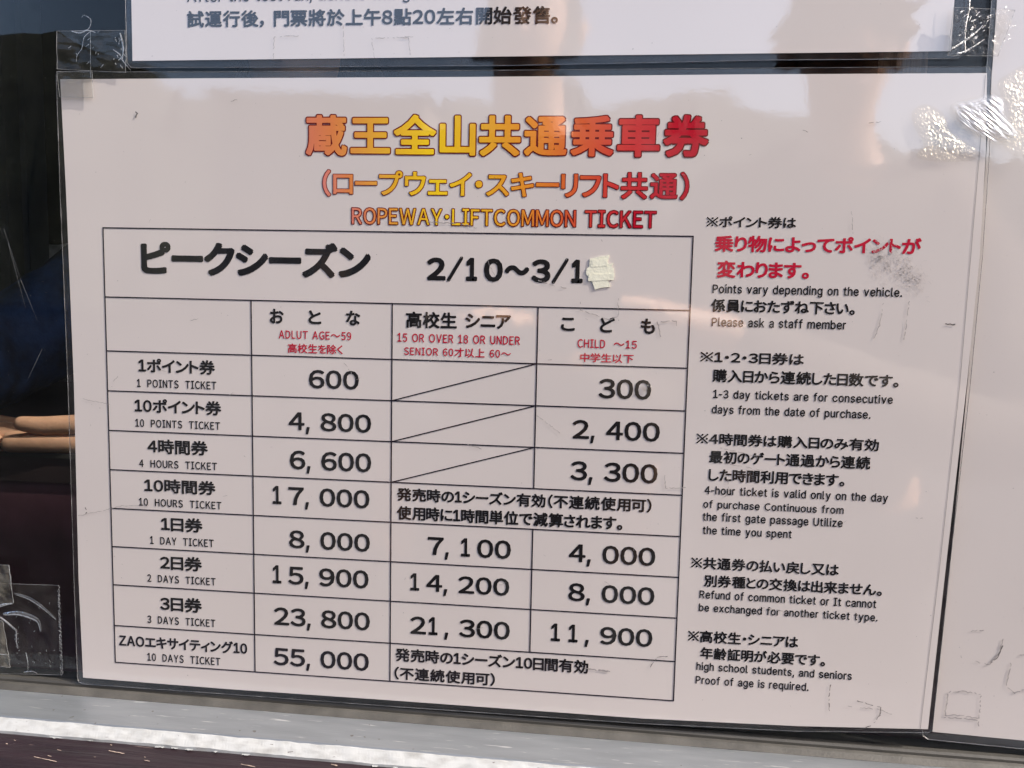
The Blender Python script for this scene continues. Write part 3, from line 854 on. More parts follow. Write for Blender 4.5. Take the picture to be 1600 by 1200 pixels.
for k in range(10):
    x = rng.uniform(-14, 4); z = rng.uniform(76, 92)
    crease(t, [(x, z), (x + rng.uniform(-2.4, 2.4), z - rng.uniform(.2, 1.8))], 0.16, 0.09, YT - .0008, k=3)
t = tape('clear_tape', [(-20.4, 73.2), (-2.6, 73.4), (-2.4, 61), (-19.4, 61.5)], YT - 0.0002, M['tape'], "flat clear tape over the upper left corner of the price table", amp=0.0001)
t = tape('clear_tape', [(386.5, 97.8), (411.5, 96.4), (406.0, 77.6), (385.5, 78.0)], YT, M['crinkle'], "badly crinkled clear tape at the lower right corner of the Chinese notice", amp=0.0006, n=40)
crease(t, [(386.5, 80.4), (391, 83.2), (396, 87.2), (398.8, 90.2)], 0.45, 0.3, YT - .0008)
crease(t, [(389, 78.5), (393, 79.8), (400, 84.5)], 0.5, 0.2, YT - .0008)
crease(t, [(393.0, 108), (392.6, 103), (392.8, 97), (391.9, 88.5), (392.6, 79)], 0.35, 0.2, YT - .0005)
for k in range(34):
    x = rng.uniform(388, 410); z = rng.uniform(82, 97.5); a = rng.uniform(0.2, 1.1)
    L = rng.uniform(0.6, 2.6)
    crease(t, [(x, z), (x + L * math.cos(a) * .5, z + L * math.sin(a) * .7), (x + L * math.cos(a), z + L * math.sin(a))], rng.uniform(.12, .3), 0.1, YT - .0009, k=3)

def blob(name, pts, y, mat, label, amp, n=30, group=None, cat="tape", ripple=0):
    """crumpled adhesive patch with an uneven outline, domed and wrinkled"""
    cx = sum(p[0] for p in pts) / len(pts); cz = sum(p[1] for p in pts) / len(pts)
    m = len(pts); ring = []
    for i in range(m):
        p0, p1, p2, p3 = [Vector(pts[(i + q) % m]) for q in (-1, 0, 1, 2)]
        for s in range(12):
            tt = s / 12
            ring.append(0.5 * ((2*p1) + (p2-p0)*tt + (2*p0-5*p1+4*p2-p3)*tt*tt + (3*p1-p0-3*p2+p3)*tt**3))
    V = [W(cx, cz, y - amp)]; F = []; R = len(ring)
    for k in range(1, n + 1):
        u = k / n
        for q in ring:
            x, z = cx + (q.x - cx) * u, cz + (q.y - cz) * u
            h = noise.noise(Vector((x * 0.35, z * 0.35, 1))) * 0.5 + 0.35 * noise.noise(Vector((x * 1.1, z * 1.1, 5)))
            dz = amp * (1 - u ** 3) * (1 + h)
            if ripple:                      # parallel ripples down to the right, shaped to throw sun glare at the lens
                s_ = x * .61 + z * .79; t_ = x * .79 - z * .61
                rr_ = noise.noise(Vector((s_ * 1.1, t_ * .10, 2))) + .6 * noise.noise(Vector((s_ * 2.6, t_ * .25, 6))) + .22 * noise.noise(Vector((s_ * 1.2, t_ * 1.5, 6)))
                dz = 0.25 * amp * (1 - u ** 3) + ripple * (1 - u ** 4) * (1.2 + rr_)
            V.append(W(x, z, y - dz))
    for i in range(R): F.append((0, 1 + i, 1 + (i + 1) % R))
    for k in range(n - 1):
        for i in range(R):
            F.append((1 + k*R + i, 1 + (k+1)*R + i, 1 + (k+1)*R + (i+1) % R, 1 + k*R + (i+1) % R))
    o = obj(name, V, F, mat, None, True)
    at = o.data.attributes.new('cover', 'FLOAT', 'POINT')
    for k in range(len(V)):
        u = 0 if k == 0 else ((k - 1) // R + 1) / n
        at.data[k].value = 1 - u ** 2.2
    tag(o, label, cat, group)
    return o
blob('crumpled_scrap', [(372.6, 54.5), (377, 57.6), (381.5, 56.7), (386.4, 53.0), (389.3, 46.5), (396, 41.5), (402, 37.3), (399, 34.2), (390.1, 33.5), (381, 33.8), (375.5, 35.8), (378.2, 41), (374, 48)],
     YT, M['crumple'], "round golden crinkled scrap of tape left of the white glare on the price table", 0.0004)
blob('crumpled_scrap', [(407, 66), (412, 71), (418.8, 75), (428, 76), (430, 56), (428, 38), (417, 36), (410, 43), (412.5, 54)],
     YT + 0.0006, M['crumple'], "crinkled scrap of tape on the plain right sheet beside the white glare", 0.0004)
blob('crumpled_scrap', [(388, 57), (397, 60.5), (407, 62), (412, 52), (418, 43), (409, 40.5), (400, 44), (391, 49)],
     YT - 0.0008, M['glare'], "smooth streaked tape scrap bridging two sheets where the sun glares white", 0.0004, n=64, ripple=0.00034)
for k, (cx_, cz_, r_) in enumerate(((263.2, -69.2, 2.0),)):
    q_ = [(cx_ + r_ * math.cos(t_) * (1.5 if math.cos(t_) > 0 else 1.1), cz_ + r_ * .8 * math.sin(t_)) for t_ in [i_ * math.pi / 4 for i_ in range(8)]]
    blob('film_bubble', q_, Y1 - 0.00035, M['bubble'], "small shiny blister in the film over the figure 300", 0.0009, 16, cat="bubble")

# masking tape covering the figures after 3/1
mt = [(235.5, -10.8), (240, -9.7), (244.4, -9.0), (243.6, -12.4), (244.4, -13.0), (246.2, -12.6), (245.5, -14.4), (246.6, -15.0), (246.4, -20.0), (244.0, -20.4), (244.9, -22.0), (245.2, -23.4), (241, -23.9), (238.2, -24.8), (236.9, -21.3), (234.8, -20.3), (235.0, -19.0), (233.9, -17.6), (234.2, -15.3), (235.4, -14.2)]
o = slab('masking_tape', mt, Y1 - 0.0004, 0.00028, M['mask'], None)
tag(o, "small torn cream masking tape patch covering a figure after 3/1", "tape")
m2 = slab('torn_layer', [(235.2, -17.8), (246.9, -17.2), (246.7, -20.2), (235.0, -21.0)], Y1 - 0.00050, 0.0001, M['mask'], o)
m3 = slab('torn_layer', [(236.4, -11.4), (243.2, -10.4), (243.6, -14.0), (236.0, -14.6)], Y1 - 0.00048, 0.00008, M['mask'], o)

# lower left cluster
YG = -0.0006
t = tape('clear_tape', [(-75, -182.6), (-31.3, -181.5), (-31.0, -229.4), (-75, -231.5)], YG, M['tape'], "large square of clear tape on the dark glass left of the price table", amp=0.0003, serr='R', n=44)
crease(t, [(-56, -187.0), (-47, -189.5), (-39.5, -194.2), (-33.2, -199.6)], 0.9, 0.8, YG - .0005, M['fold'])
crease(t, [(-62, -198.6), (-54, -197.6), (-46.5, -199.2), (-42.8, -201.6), (-41.8, -206.5)], 1.5, 1.0, YG - .0005, M['fold'])
for k in range(22):
    x = rng.uniform(-56, -34); z = rng.uniform(-226, -190)
    crease(t, [(x, z), (x + rng.uniform(-1, 1), z - rng.uniform(.2, 1.6))], 0.14, 0.08, YG - .0006, k=3)
crease(t, [(-52, -229.2), (-47, -228.4), (-44.5, -229.3)], 0.4, 0.2, YG - .0008)
crease(t, [(-50.5, -218.5), (-49.6, -224), (-49.8, -228.5)], 0.3, 0.2, YG - .0005)
for k in range(40):
    z = -183 - k * 1.17
    if rng.random() < .75: crease(t, [(-31.6 + rng.uniform(-.2, .2), z), (-31.0 + rng.uniform(-.3, .3), z - .9)], 0.26, 0.2, YG - .0006, k=2)
t = tape('yellowed_tape', [(-75, -171.6), (-57.0, -171.9), (-55.4, -191.8), (-75, -197.5)], YG - 0.0012, M['tape_old'], "yellowed peeling tape at the left edge, upper of the pair", amp=0.0009)
crease(t, [(-75, -197.2), (-66, -194.6), (-60, -192.6), (-55.2, -191.6)], 0.9, 0.6, YG - .0028)
crease(t, [(-57.0, -171.9), (-56.2, -180), (-55.3, -191.4)], 0.16, 0.2, YG - .002)
for z0, z1, xx in ((-178, -190, -69), (-176, -188, -63)):
    t2 = tape('adhesive_layer', [(xx - 8, z0), (xx + 5, z0 - .6), (xx + 5.5, z1), (xx - 8, z1 - 1)], YG - 0.0010, M['tape_old'], "x", amp=0.0004, edge=False, n=12)
    for kk in ('label', 'category', 'group'):
        if kk in t2: del t2[kk]
    t2.parent = t
t = tape('yellowed_tape', [(-75, -197.5), (-62, -202.0), (-58.5, -226.5), (-75, -226)], YG - 0.0012, M['tape_old'], "milky curled tape strip at the left edge, lower of the pair", amp=0.0009)
crease(t, [(-66, -198.2), (-61, -200.8), (-56, -204.8), (-54.2, -206.6), (-54.4, -212), (-53.6, -216)], 0.7, 0.25, YG - .0022)
crease(t, [(-74, -219), (-66, -219.4), (-59.3, -219.8)], 0.3, 0.15, YG - .0022)
for k in range(14):
    x = rng.uniform(-55.6, -53.4); z = rng.uniform(-220, -207)
    crease(t, [(x, z), (x + rng.uniform(-.5, .5), z - rng.uniform(.3, 1))], 0.2, 0.1, YG - .0016, k=2)

# dust and scratches on the bare glass are set on the pane below
# ------------------------------------------------------------------ window
win = empty('ticket_window', (-0.175, 0, EYE + (-237.0 + 24.4) / 1000))
win.rotation_euler = (0, math.radians(0.51), 0)
tag(win, "ticket office window with worn aluminium bottom rail and dark rubber groove", "window")
WL, WR = -0.36, 0.66
def prof(name, pts, mat, x0=WL, x1=WR, seg=1, wob=0.0, smooth=False, seed=0):
    """extrude a y/z outline (mm, z measured from the gasket top) along the window"""
    n = len(pts); V = []; F = []
    for i in range(seg + 1):
        x = x0 + (x1 - x0) * i / seg
        for k, (y, z) in enumerate(pts):
            dy = dz = 0
            if wob:
                dz = wob * (noise.noise(Vector((x * 60, k * 3.1, seed))) + 0.6 * noise.noise(Vector((x * 210, k * 1.7, seed + 4))))
                dy = wob * 0.5 * noise.noise(Vector((x * 90, k * 2.3, seed + 9)))
            V.append((x, (y + dy) / 1000, (z + dz) / 1000))
    for i in range(seg):
        for k in range(n):
            F.append((i*n+k, i*n+(k+1) % n, (i+1)*n+(k+1) % n, (i+1)*n+k))
    F.append(tuple(range(n))[::-1]); F.append(tuple(seg*n+k for k in range(n)))
    me = bpy.data.meshes.new(name); me.from_pydata(V, [], F); me.update()
    bm = bmesh.new(); bm.from_mesh(me); bmesh.ops.recalc_face_normals(bm, faces=bm.faces); bm.to_mesh(me); bm.free()
    return link(name, me, mat, win, smooth)
# z: mm above the pivot (pivot = -237 on the sheet plane)
prof('rubber_groove', [(-0.4, 4.6), (-2.2, 4.2), (-3.0, 3.2), (-3.2, 1.4), (-3.2, -6), (8, -6), (8, 4.6)], M['rubber'])
prof('gasket_lip', [(-3.4, 2.2), (-4.6, 2.7), (-6.0, 2.2), (-8.6, 0.2), (-8.6, -7), (-3.4, -7)], M['gasket'], seg=300, wob=0.10)
prof('bottom_rail', [(-8.8, 0.2), (-9.6, 0.5), (-29.6, -2.2), (-30.4, -3.0), (-30.4, -30), (-8.8, -30)], M['alu'])
prof('white_edge', [(-30.6, -2.4), (-31.2, -2.5), (-33.6, -4.2), (-36.2, -6.2), (-36.2, -11.5), (-30.6, -11.5)], M['white'], x0=-0.62, x1=0.62, seg=900, wob=0.42, seed=2)
pane = MB(); pane.box((WL, 0.0, 0.0035), (WR, 0.005, 0.85)); pane.build('glass_pane', M['glass'], win)
prof('side_rail', [(-12, 20)] + [(-12, 21), (-3, 21), (-3, 20)], M['alu'], x0=WL, x1=WL + .001)
bpy.data.objects.remove([c for c in win.children if c.name.startswith('side_rail')][0])
for nm, a, b in (('side_rail', (WL - .04, -.03, -.02), (WL, .03, .89)), ('side_rail', (WR, -.03, -.02), (WR + .04, .03, .89)), ('top_rail', (WL, -.03, .85), (WR, .03, .89))):
    mb = MB(); mb.box(a, b); mb.build(nm, M['alu'], win)
# specks and hairline scratches on the bare glass
mb = MB()
for _ in range(150):
    x = rng.uniform(-70, -22); z = rng.uniform(-228, 105)
    r = rng.uniform(0.05, 0.14)
    mb.add([W(x + r * math.cos(q), z + r * math.sin(q), -0.00015) for q in (0, 1.3, 2.5, 3.8, 5.1)], [(0, 1, 2, 3, 4)])
for (x0, z0, x1, z1) in ((-54, -1, -46, -26), (-52, -8, -44, -40), (-46, -26, -38, -46), (-60, 10, -54, -6), (-36, -60, -44, -75), (-58, 64, -57, 70)):
    dx, dz = (x1 - x0), (z1 - z0); L = math.hypot(dx, dz); wx, wz = -dz / L * .06, dx / L * .06
    mb.add([W(x0 + wx, z0 + wz, -0.00015), W(x1 + wx * .3, z1 + wz * .3, -0.00015), W(x1 - wx * .3, z1 - wz * .3, -0.00015), W(x0 - wx, z0 - wz, -0.00015)], [(0, 1, 2, 3)])
d = mb.build('glass_dust', M['dust'], None); d['kind'] = 'stuff'
tag(d, "pale specks and hairline scratches on the dark glass", None); 
d.parent = win; d.matrix_parent_inverse = Matrix.Translation(win.location).inverted() if False else (Matrix.LocRotScale(win.location, win.rotation_euler, None)).inverted()
for kk in ('label',):
    del d[kk]

# brown painted sill below
sill = empty('wooden_sill', (-0.175, 0, EYE + (-237.0 + 24.4) / 1000)); sill.rotation_euler = win.rotation_euler
tag(sill, "dark brown painted wooden sill with chipped streaks under the window", "sill")
n = 60; V = []; F = []
prs = [(-31.8, -7.3), (-36, -7.6), (-120, -16.6), (-124, -21), (-124, -60), (-30.8, -60)]
for i in range(241):
    x = -1.1 + 2.2 * i / 240
    for k, (y, z) in enumerate(prs):
        V.append((x, y / 1000, (z + 0.25 * noise.noise(Vector((x * 30, k * 2.0, 7)))) / 1000))
for i in range(240):
    for k in range(6):
        F.append((i*6+k, i*6+(k+1) % 6, (i+1)*6+(k+1) % 6, (i+1)*6+k))
F.append(tuple(range(6))[::-1]); F.append(tuple(240*6+k for k in range(6)))
me = bpy.data.meshes.new('sill_board'); me.from_pydata(V, [], F); me.update()
bm = bmesh.new(); bm.from_mesh(me); bmesh.ops.recalc_face_normals(bm, faces=bm.faces); bm.to_mesh(me); bm.free()
link('sill_board', me, M['brown'], sill)
# pale chips and a few flakes of white paint fallen on the board
mb = MB()
def on_sill(x, y):      # local height of the board
    return (-7.6 + (y + 36) * (9.0 / 84)) / 1000 + 0.0004
for _ in range(34):
    x = rng.uniform(-0.25, 0.12); y = rng.uniform(-38, -60); L = rng.choice([1, 1.5, 2, 3, 2, 1, 13]) * rng.uniform(.5, 1.2) / 1000; wd = rng.uniform(.15, .5) / 1000
    P = []; m = 7
    for q in range(m): P.append((x + L * (q / (m-1)), y / 1000 + wd * rng.uniform(.2, 1) - L * .03 * q, on_sill(x, y)))
    for q in range(m)[::-1]: P.append((x + L * (q / (m-1)), y / 1000 - wd * rng.uniform(.2, 1) - L * .03 * q, on_sill(x, y)))
    mb.add(P, [tuple(range(len(P)))])
c = mb.build('paint_chips', M['chip'], sill); c['kind'] = 'stuff'
mb = MB()
for _ in range(26):
    x = rng.uniform(-0.3, 0.2); L = rng.uniform(.8, 4) / 1000; y = -36.4
    P = [(x + L * q / 5, (y - rng.uniform(.1, 1.2)) / 1000, -0.0072) for q in range(6)] + [(x + L * q / 5, y / 1000 + .0008, -0.0072) for q in range(6)][::-1]
    mb.add(P, [tuple(range(12))])
c = mb.build('white_flakes', M['white'], sill); c['kind'] = 'stuff'

# booth: wall round the window and the room behind it
booth = empty('ticket_booth', (0, 0, 0))
tag(booth, "brown timber ticket booth wall around the window with a dark room behind the glass", "booth")
zb = EYE - 0.2126 - 0.03; ztop = EYE - 0.2126 + 0.89
bl, br = WL - .04 - .175, WR + .04 - .175
OX0, OX1, OZ0, OZ1 = 1.08, 1.62, 2.62, 2.93     # unseen opening added so sun reaches the hands on the counter
T0, T1 = -.022, .004
for nm, a, b in (('outer_wall', (-3, T0, 0), (3, T1, zb - .035)), ('outer_wall', (-3, T0, zb - .035), (bl - .004, T1, 3.2)), ('outer_wall', (bl - .004, T0, ztop + .004), (OX0, T1, 3.2)),
                 ('outer_wall', (br + .004, T0, zb - .035), (OX0, T1, ztop + .004)), ('outer_wall', (OX0, T0, zb - .035), (3, T1, OZ0)), ('outer_wall', (OX0, T0, OZ1), (OX1, T1, 3.2)), ('outer_wall', (OX1, T0, OZ0), (3, T1, 3.2))):
    mb = MB(); mb.box(a, b); mb.build(nm, M['wall'], booth)
mb = MB(); e = .03
for a, b in (((OX0 - e, T0 - .01, OZ0 - e), (OX1 + e, T0 - .001, OZ0)), ((OX0 - e, T0 - .01, OZ1), (OX1 + e, T0 - .001, OZ1 + e)), ((OX0 - e, T0 - .01, OZ0), (OX0, T0 - .001, OZ1)), ((OX1, T0 - .01, OZ0), (OX1 + e, T0 - .001, OZ1))):
    mb.box(a, b)
mb.build('sun_opening_frame', M['alu'], booth)  # frame round the unseen opening added for the sun
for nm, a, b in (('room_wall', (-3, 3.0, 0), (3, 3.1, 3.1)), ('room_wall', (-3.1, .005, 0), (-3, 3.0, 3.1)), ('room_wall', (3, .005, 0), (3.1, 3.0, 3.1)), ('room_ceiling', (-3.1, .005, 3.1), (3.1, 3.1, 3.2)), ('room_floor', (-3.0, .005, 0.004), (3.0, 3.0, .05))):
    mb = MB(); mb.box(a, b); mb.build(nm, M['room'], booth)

# ------------------------------------------------------------------ inside the booth
cz = BEH(-60, -112.6, 0.385).z
c = empty('service_counter', (0, 0, 0)); tag(c, "dark purplish counter behind the glass, hands resting on its front edge", "counter")
mb = MB(); mb.box((-2.4, 0.385, cz - 0.03), (1.6, 0.95, cz)); mb.build('counter_top', M['desk'], c)
mb = MB(); mb.box((-2.4, 0.388, 0.05), (1.6, 0.41, cz - 0.03)); mb.build('front_panel', M['counter'], c)
mb = MB(); mb.box((-2.4, 0.383, cz - 0.005), (1.6, 0.3845, cz - 0.0005)); mb.build('edge_band', M['rubber'], c)
# wooden post seen through the slot between the notices, and grey uprights standing in for a pillar's reflection at the far left
p0, p1 = BEH(366.0, 75, 0.5), BEH(379.0, 75, 0.5)
mb = MB(); mb.box((p0.x, 0.50, 0.05), (p1.x, 0.56, 2.9)); o = mb.build('wooden_post', M['post'], None)
tag(o, "brown wooden post glimpsed through the dark gap between the notices on the right", "post")
for a, b, nm in ((-64, -51.5, 'r'), (-44, -41, 's')):
    p0, p1 = BEH(a, 100, 0.9), BEH(b, 100, 0.9)
    mb = MB(); mb.box((p0.x, 0.9, cz), (p1.x, 0.95, 2.9)); o = mb.build('reflection_upright', M['rail'], None)
    tag(o, "broad grey upright standing in for a pillar reflected in the glass at the upper left" if nm == 'r' else "thin grey upright of the same reflection, just right of the broad one", "upright")

# ---- people
def skin_mesh(name, nodes, edges, mat, parent, root=0, sub=2):
    me = bpy.data.meshes.new(name)
    me.from_pydata([tuple(n[0]) for n in nodes], edges, [])
    me.update()
    o = bpy.data.objects.new(name, me); COL.objects.link(o)
    sk = o.modifiers.new('Skin', 'SKIN'); sk.use_smooth_shade = True
    for i, n in enumerate(nodes):
        r = n[1] if isinstance(n[1], tuple) else (n[1], n[1])
        me.skin_vertices[0].data[i].radius = r
        me.skin_vertices[0].data[i].use_root = (i == root)
    sb = o.modifiers.new('Subdivision', 'SUBSURF'); sb.levels = sub; sb.render_levels = sub
    me.materials.append(mat)
    o.parent = parent
    return o

def person(name, label, loc, rz, hgt, jacket, trousers, headwear, hands, elbows, group=None, seated=False, tilt=0.0, lean=0.0, hood=False, detail=False, hand_nodes=None):
    """figure facing local -y... towards the window when rz = 0 means facing +y"""
    root = empty(name, loc, rz); tag(root, label, "person", group)
    s = hgt / 1.75
    hz = (1.02 if not seated else 0.47) * s
    sh = hz + 0.44 * s
    N = []; E = []
    def nd(p, r): N.append((Vector(p), r)); return len(N) - 1
    L = lean
    pel = nd((0, 0, hz - .06 * s), (.15 * s, .11 * s))
    sp = nd((0, L * .4, hz + .16 * s), (.135 * s, .10 * s)); ch = nd((0, L * .8, hz + .34 * s), (.155 * s, .115 * s))
    nk = nd((0, L, sh + .06 * s), .060 * s); nk2 = nd((0, L + .015, sh + .13 * s), .055 * s)
    hd = nd((0, L + .02, sh + .20 * s), (.070 * s, .085 * s)); h2 = nd((0, L + .015, sh + .27 * s), (.078 * s, .095 * s)); h3 = nd((0, L + .01, sh + .325 * s), (.062 * s, .075 * s))
    E += [(pel, sp), (sp, ch), (ch, nk), (nk, nk2), (nk2, hd), (hd, h2), (h2, h3)]
    J = {'pel': pel, 'ch': ch}
    for sd in (-1, 1):
        S0 = nd((sd * .185 * s, L * .9, sh - .01), .062 * s)
        e = Vector(elbows[0 if sd < 0 else 1]); h = Vector(hands[0 if sd < 0 else 1])
        el = nd(e, .043 * s); mid = nd(e.lerp(h, .5), .038 * s); wr = nd(h, .027 * s)
        E += [(ch, S0), (S0, el), (el, mid), (mid, wr)]
        dr = (h - e).normalized()
        palm = nd(h + dr * .05 * s, (.038 * s, .017 * s)); E.append((wr, palm))
        side = dr.cross(Vector((0, 0, 1))).normalized(); upv = side.cross(dr)
        fl = (.075, .085, .08, .06)
        curl = (hand_nodes or {}).get('curl', .35)
        for k in range(4):
            off = side * (k - 1.5) * .019 * s * sd
            a = nd(h + dr * .088 * s + off, .0095 * s); b = nd(h + dr * (.088 + fl[k] * .5) * s + off - upv * .012 * curl * 2 * s, .0085 * s); cc = nd(h + dr * (.088 + fl[k] * .9) * s + off - upv * .035 * curl * 2 * s, .0072 * s)
            E += [(palm, a), (a, b), (b, cc)]
        ta = nd(h + dr * .035 * s - side * .040 * s * sd, .012 * s); tb = nd(h + dr * .075 * s - side * .052 * s * sd - upv * .005, .0095 * s)
        E += [(wr, ta), (ta, tb)]
        J[sd] = (S0, el, wr)
    legs = {}
    for sd in (-1, 1):
        if seated:
            hip = nd((sd * .10 * s, .02, hz - .04), .085 * s); kn = nd((sd * .13 * s, .44 * s, hz - .02), .06 * s); an = nd((sd * .13 * s, .46 * s, .10), .042 * s); ft = nd((sd * .14 * s, .60 * s, .05), .035 * s)
        else:
            hip = nd((sd * .10 * s, 0, hz - .12 * s), .085 * s); kn = nd((sd * .105 * s, .02, hz * .5), .058 * s); an = nd((sd * .11 * s, 0, .10), .042 * s); ft = nd((sd * .13 * s, .14, .045), .035 * s)
        E += [(pel, hip), (hip, kn), (kn, an), (an, ft)]; legs[sd] = (hip, kn, an, ft)
    body = skin_mesh('body', N, E, M['skin'], root, pel)
    # jacket: follows torso and arms, ends at neck, cuffs and hem
    JN = []; JE = []
    def jn(p, r): JN.append((Vector(p), r)); return len(JN) - 1
    def pp(i): return N[i][0]
    h0 = jn(pp(pel) - Vector((0, 0, .05 * s)), (.185 * s, .145 * s)); h1 = jn(pp(sp), (.175 * s, .14 * s)); h2_ = jn(pp(ch) + Vector((0, 0, -.02)), (.20 * s, .15 * s)); h3_ = jn(pp(nk) + Vector((0, 0, -.015)), .088 * s)
    JE += [(h0, h1), (h1, h2_), (h2_, h3_)]
    for sd in (-1, 1):
        S0, el, wr = J[sd]
        a = jn(pp(S0), .088 * s); b = jn(pp(el), .064 * s); c_ = jn(pp(el).lerp(pp(wr), .5), .055 * s); d_ = jn(pp(wr) - (pp(wr) - pp(el)).normalized() * .02, .040 * s)
        JE += [(h2_, a), (a, b), (b, c_), (c_, d_)]
    skin_mesh('jacket', JN, JE, jacket, root, h0)
    TN = []; TE = []
    def tn(p, r): TN.append((Vector(p), r)); return len(TN) - 1
    t0 = tn(pp(pel), (.165 * s, .13 * s))
    for sd in (-1, 1):
        hip, kn, an, ft = legs[sd]
        a = tn(pp(hip), .105 * s); b = tn(pp(kn), .078 * s); c_ = tn(pp(an) + Vector((0, 0, .03)), .066 * s)
        TE += [(t0, a), (a, b), (b, c_)]
        skin_mesh('boot', [(pp(an) + Vector((0, 0, .06)), .062 * s), (pp(an) - Vector((0, 0, .03)), .06 * s), (pp(ft), .048 * s), (pp(ft) + (pp(ft) - pp(an)).normalized() * .05, .04 * s)], [(0, 1), (1, 2), (2, 3)], M['dark_cloth'], root)
    skin_mesh('trousers', TN, TE, trousers, root, t0)
    # face
    hc = pp(hd); mb = MB()
    fy = hc.y + .088 * s
    ns = [(Vector((hc.x, fy - .004, hc.z + .045 * s)), .008 * s), (Vector((hc.x, fy + .014 * s, hc.z + .012 * s)), .013 * s), (Vector((hc.x, fy - .004, hc.z + .004 * s)), .012 * s)]
    skin_mesh('nose', ns, [(0, 1), (1, 2)], M['skin'], root, 0, 1)
    for sd in (-1, 1):
        ex = Vector((hc.x + sd * .031 * s, fy - .006, hc.z + .045 * s))
        e_ = skin_mesh('eye', [(ex - Vector((.009, 0, 0)), .006), (ex + Vector((.009, 0, 0)), .006)], [(0, 1)], M['eye'], root, 0, 1)
        ep = Vector((hc.x + sd * .080 * s, hc.y - .01, hc.z + .035 * s))
        skin_mesh('ear', [(ep + Vector((0, 0, -.022)), (.006, .012)), (ep + Vector((sd * .006, -.004, .004)), (.007, .018)), (ep + Vector((sd * .006, -.006, .026)), (.006, .014))], [(0, 1), (1, 2)], M['skin'], root, 0, 1)
    skin_mesh('mouth', [(Vector((hc.x - .024 * s, fy - .012, hc.z - .030 * s)), .005), (Vector((hc.x, fy - .004, hc.z - .030 * s)), .007), (Vector((hc.x + .024 * s, fy - .012, hc.z - .030 * s)), .005)], [(0, 1), (1, 2)], plain_lip, root, 0, 1)
    top_ = pp(h3)
    if headwear == 'hair':
        skin_mesh('hair', [(top_ + Vector((0, -.005, .03 * s)), (.075 * s, .085 * s)), (pp(h2) + Vector((0, -.030, .015)), (.090 * s, .088 * s)), (pp(hd) + Vector((0, -.055, .0)), (.080 * s, .055 * s))], [(0, 1), (1, 2)], M['hair'], root, 1)
    else:
        skin_mesh('knit_cap', [(top_ + Vector((0, -.01, .055 * s)), (.045 * s, .05 * s)), (top_ + Vector((0, -.008, .01 * s)), (.088 * s, .098 * s)), (pp(h2) + Vector((0, -.012, .02)), (.094 * s, .106 * s))], [(0, 1), (1, 2)], M['wool'], root, 1)
    if hood:
        skin_mesh('hood', [(pp(nk) + Vector((-.09, -.05, -.005)), .045), (pp(nk) + Vector((0, -.10, 0.02)), .055), (pp(nk) + Vector((.09, -.05, -.005)), .045)], [(0, 1), (1, 2)], jacket, root, 1)
    return root

plain_lip = plain("lips", (0.42, 0.18, 0.15, 1), 0.5)

# the photographer, holding the phone; seen mirrored in the sheets
ph = (0.335, -1.02, 0)
person('person', "photographer in a brown hooded jacket and knit cap holding a phone up to the window", ph, 0.0, 1.655, M['olive_cloth'], M['dark_cloth'], 'cap',
       [(-.40, .50, 1.19), (-.245, .50, 1.21)], [(-.30, .22, 1.08), (.16, .30, 1.06)], hood=True)
person('person', "bareheaded person in dark clothes queueing left of the photographer", (-0.16, -1.22, 0), 0.0, 1.75, M['dark_cloth'], M['dark_cloth'], 'hair',
       [(-.22, .12, .92), (.22, .12, .92)], [(-.27, -.02, 1.16), (.27, -.02, 1.16)], hood=True)
# phone
pho = empty('phone', (0, 0, 0)); pho.matrix_world = CAM_M
tag(pho, "dark smartphone held sideways in front of the window by the photographer", "phone")
mb = MB(); mb.box((-0.135, -0.060, 0.004), (0.013, 0.012, 0.012)); b_ = mb.build('phone_body', M['phone'], pho)
bv = b_.modifiers.new('Bevel', 'BEVEL'); bv.width = 0.0035; bv.segments = 3
mb = MB(); mb.tube([(0, 0, 0.0038), (0, 0, 0.0015)], 0.006, 20); mb.build('camera_lens', M['eye'], pho)
mb = MB(); mb.tube([(-0.016, 0, 0.0038), (-0.016, 0, 0.0015)], 0.006, 20); mb.build('camera_lens', M['eye'], pho)

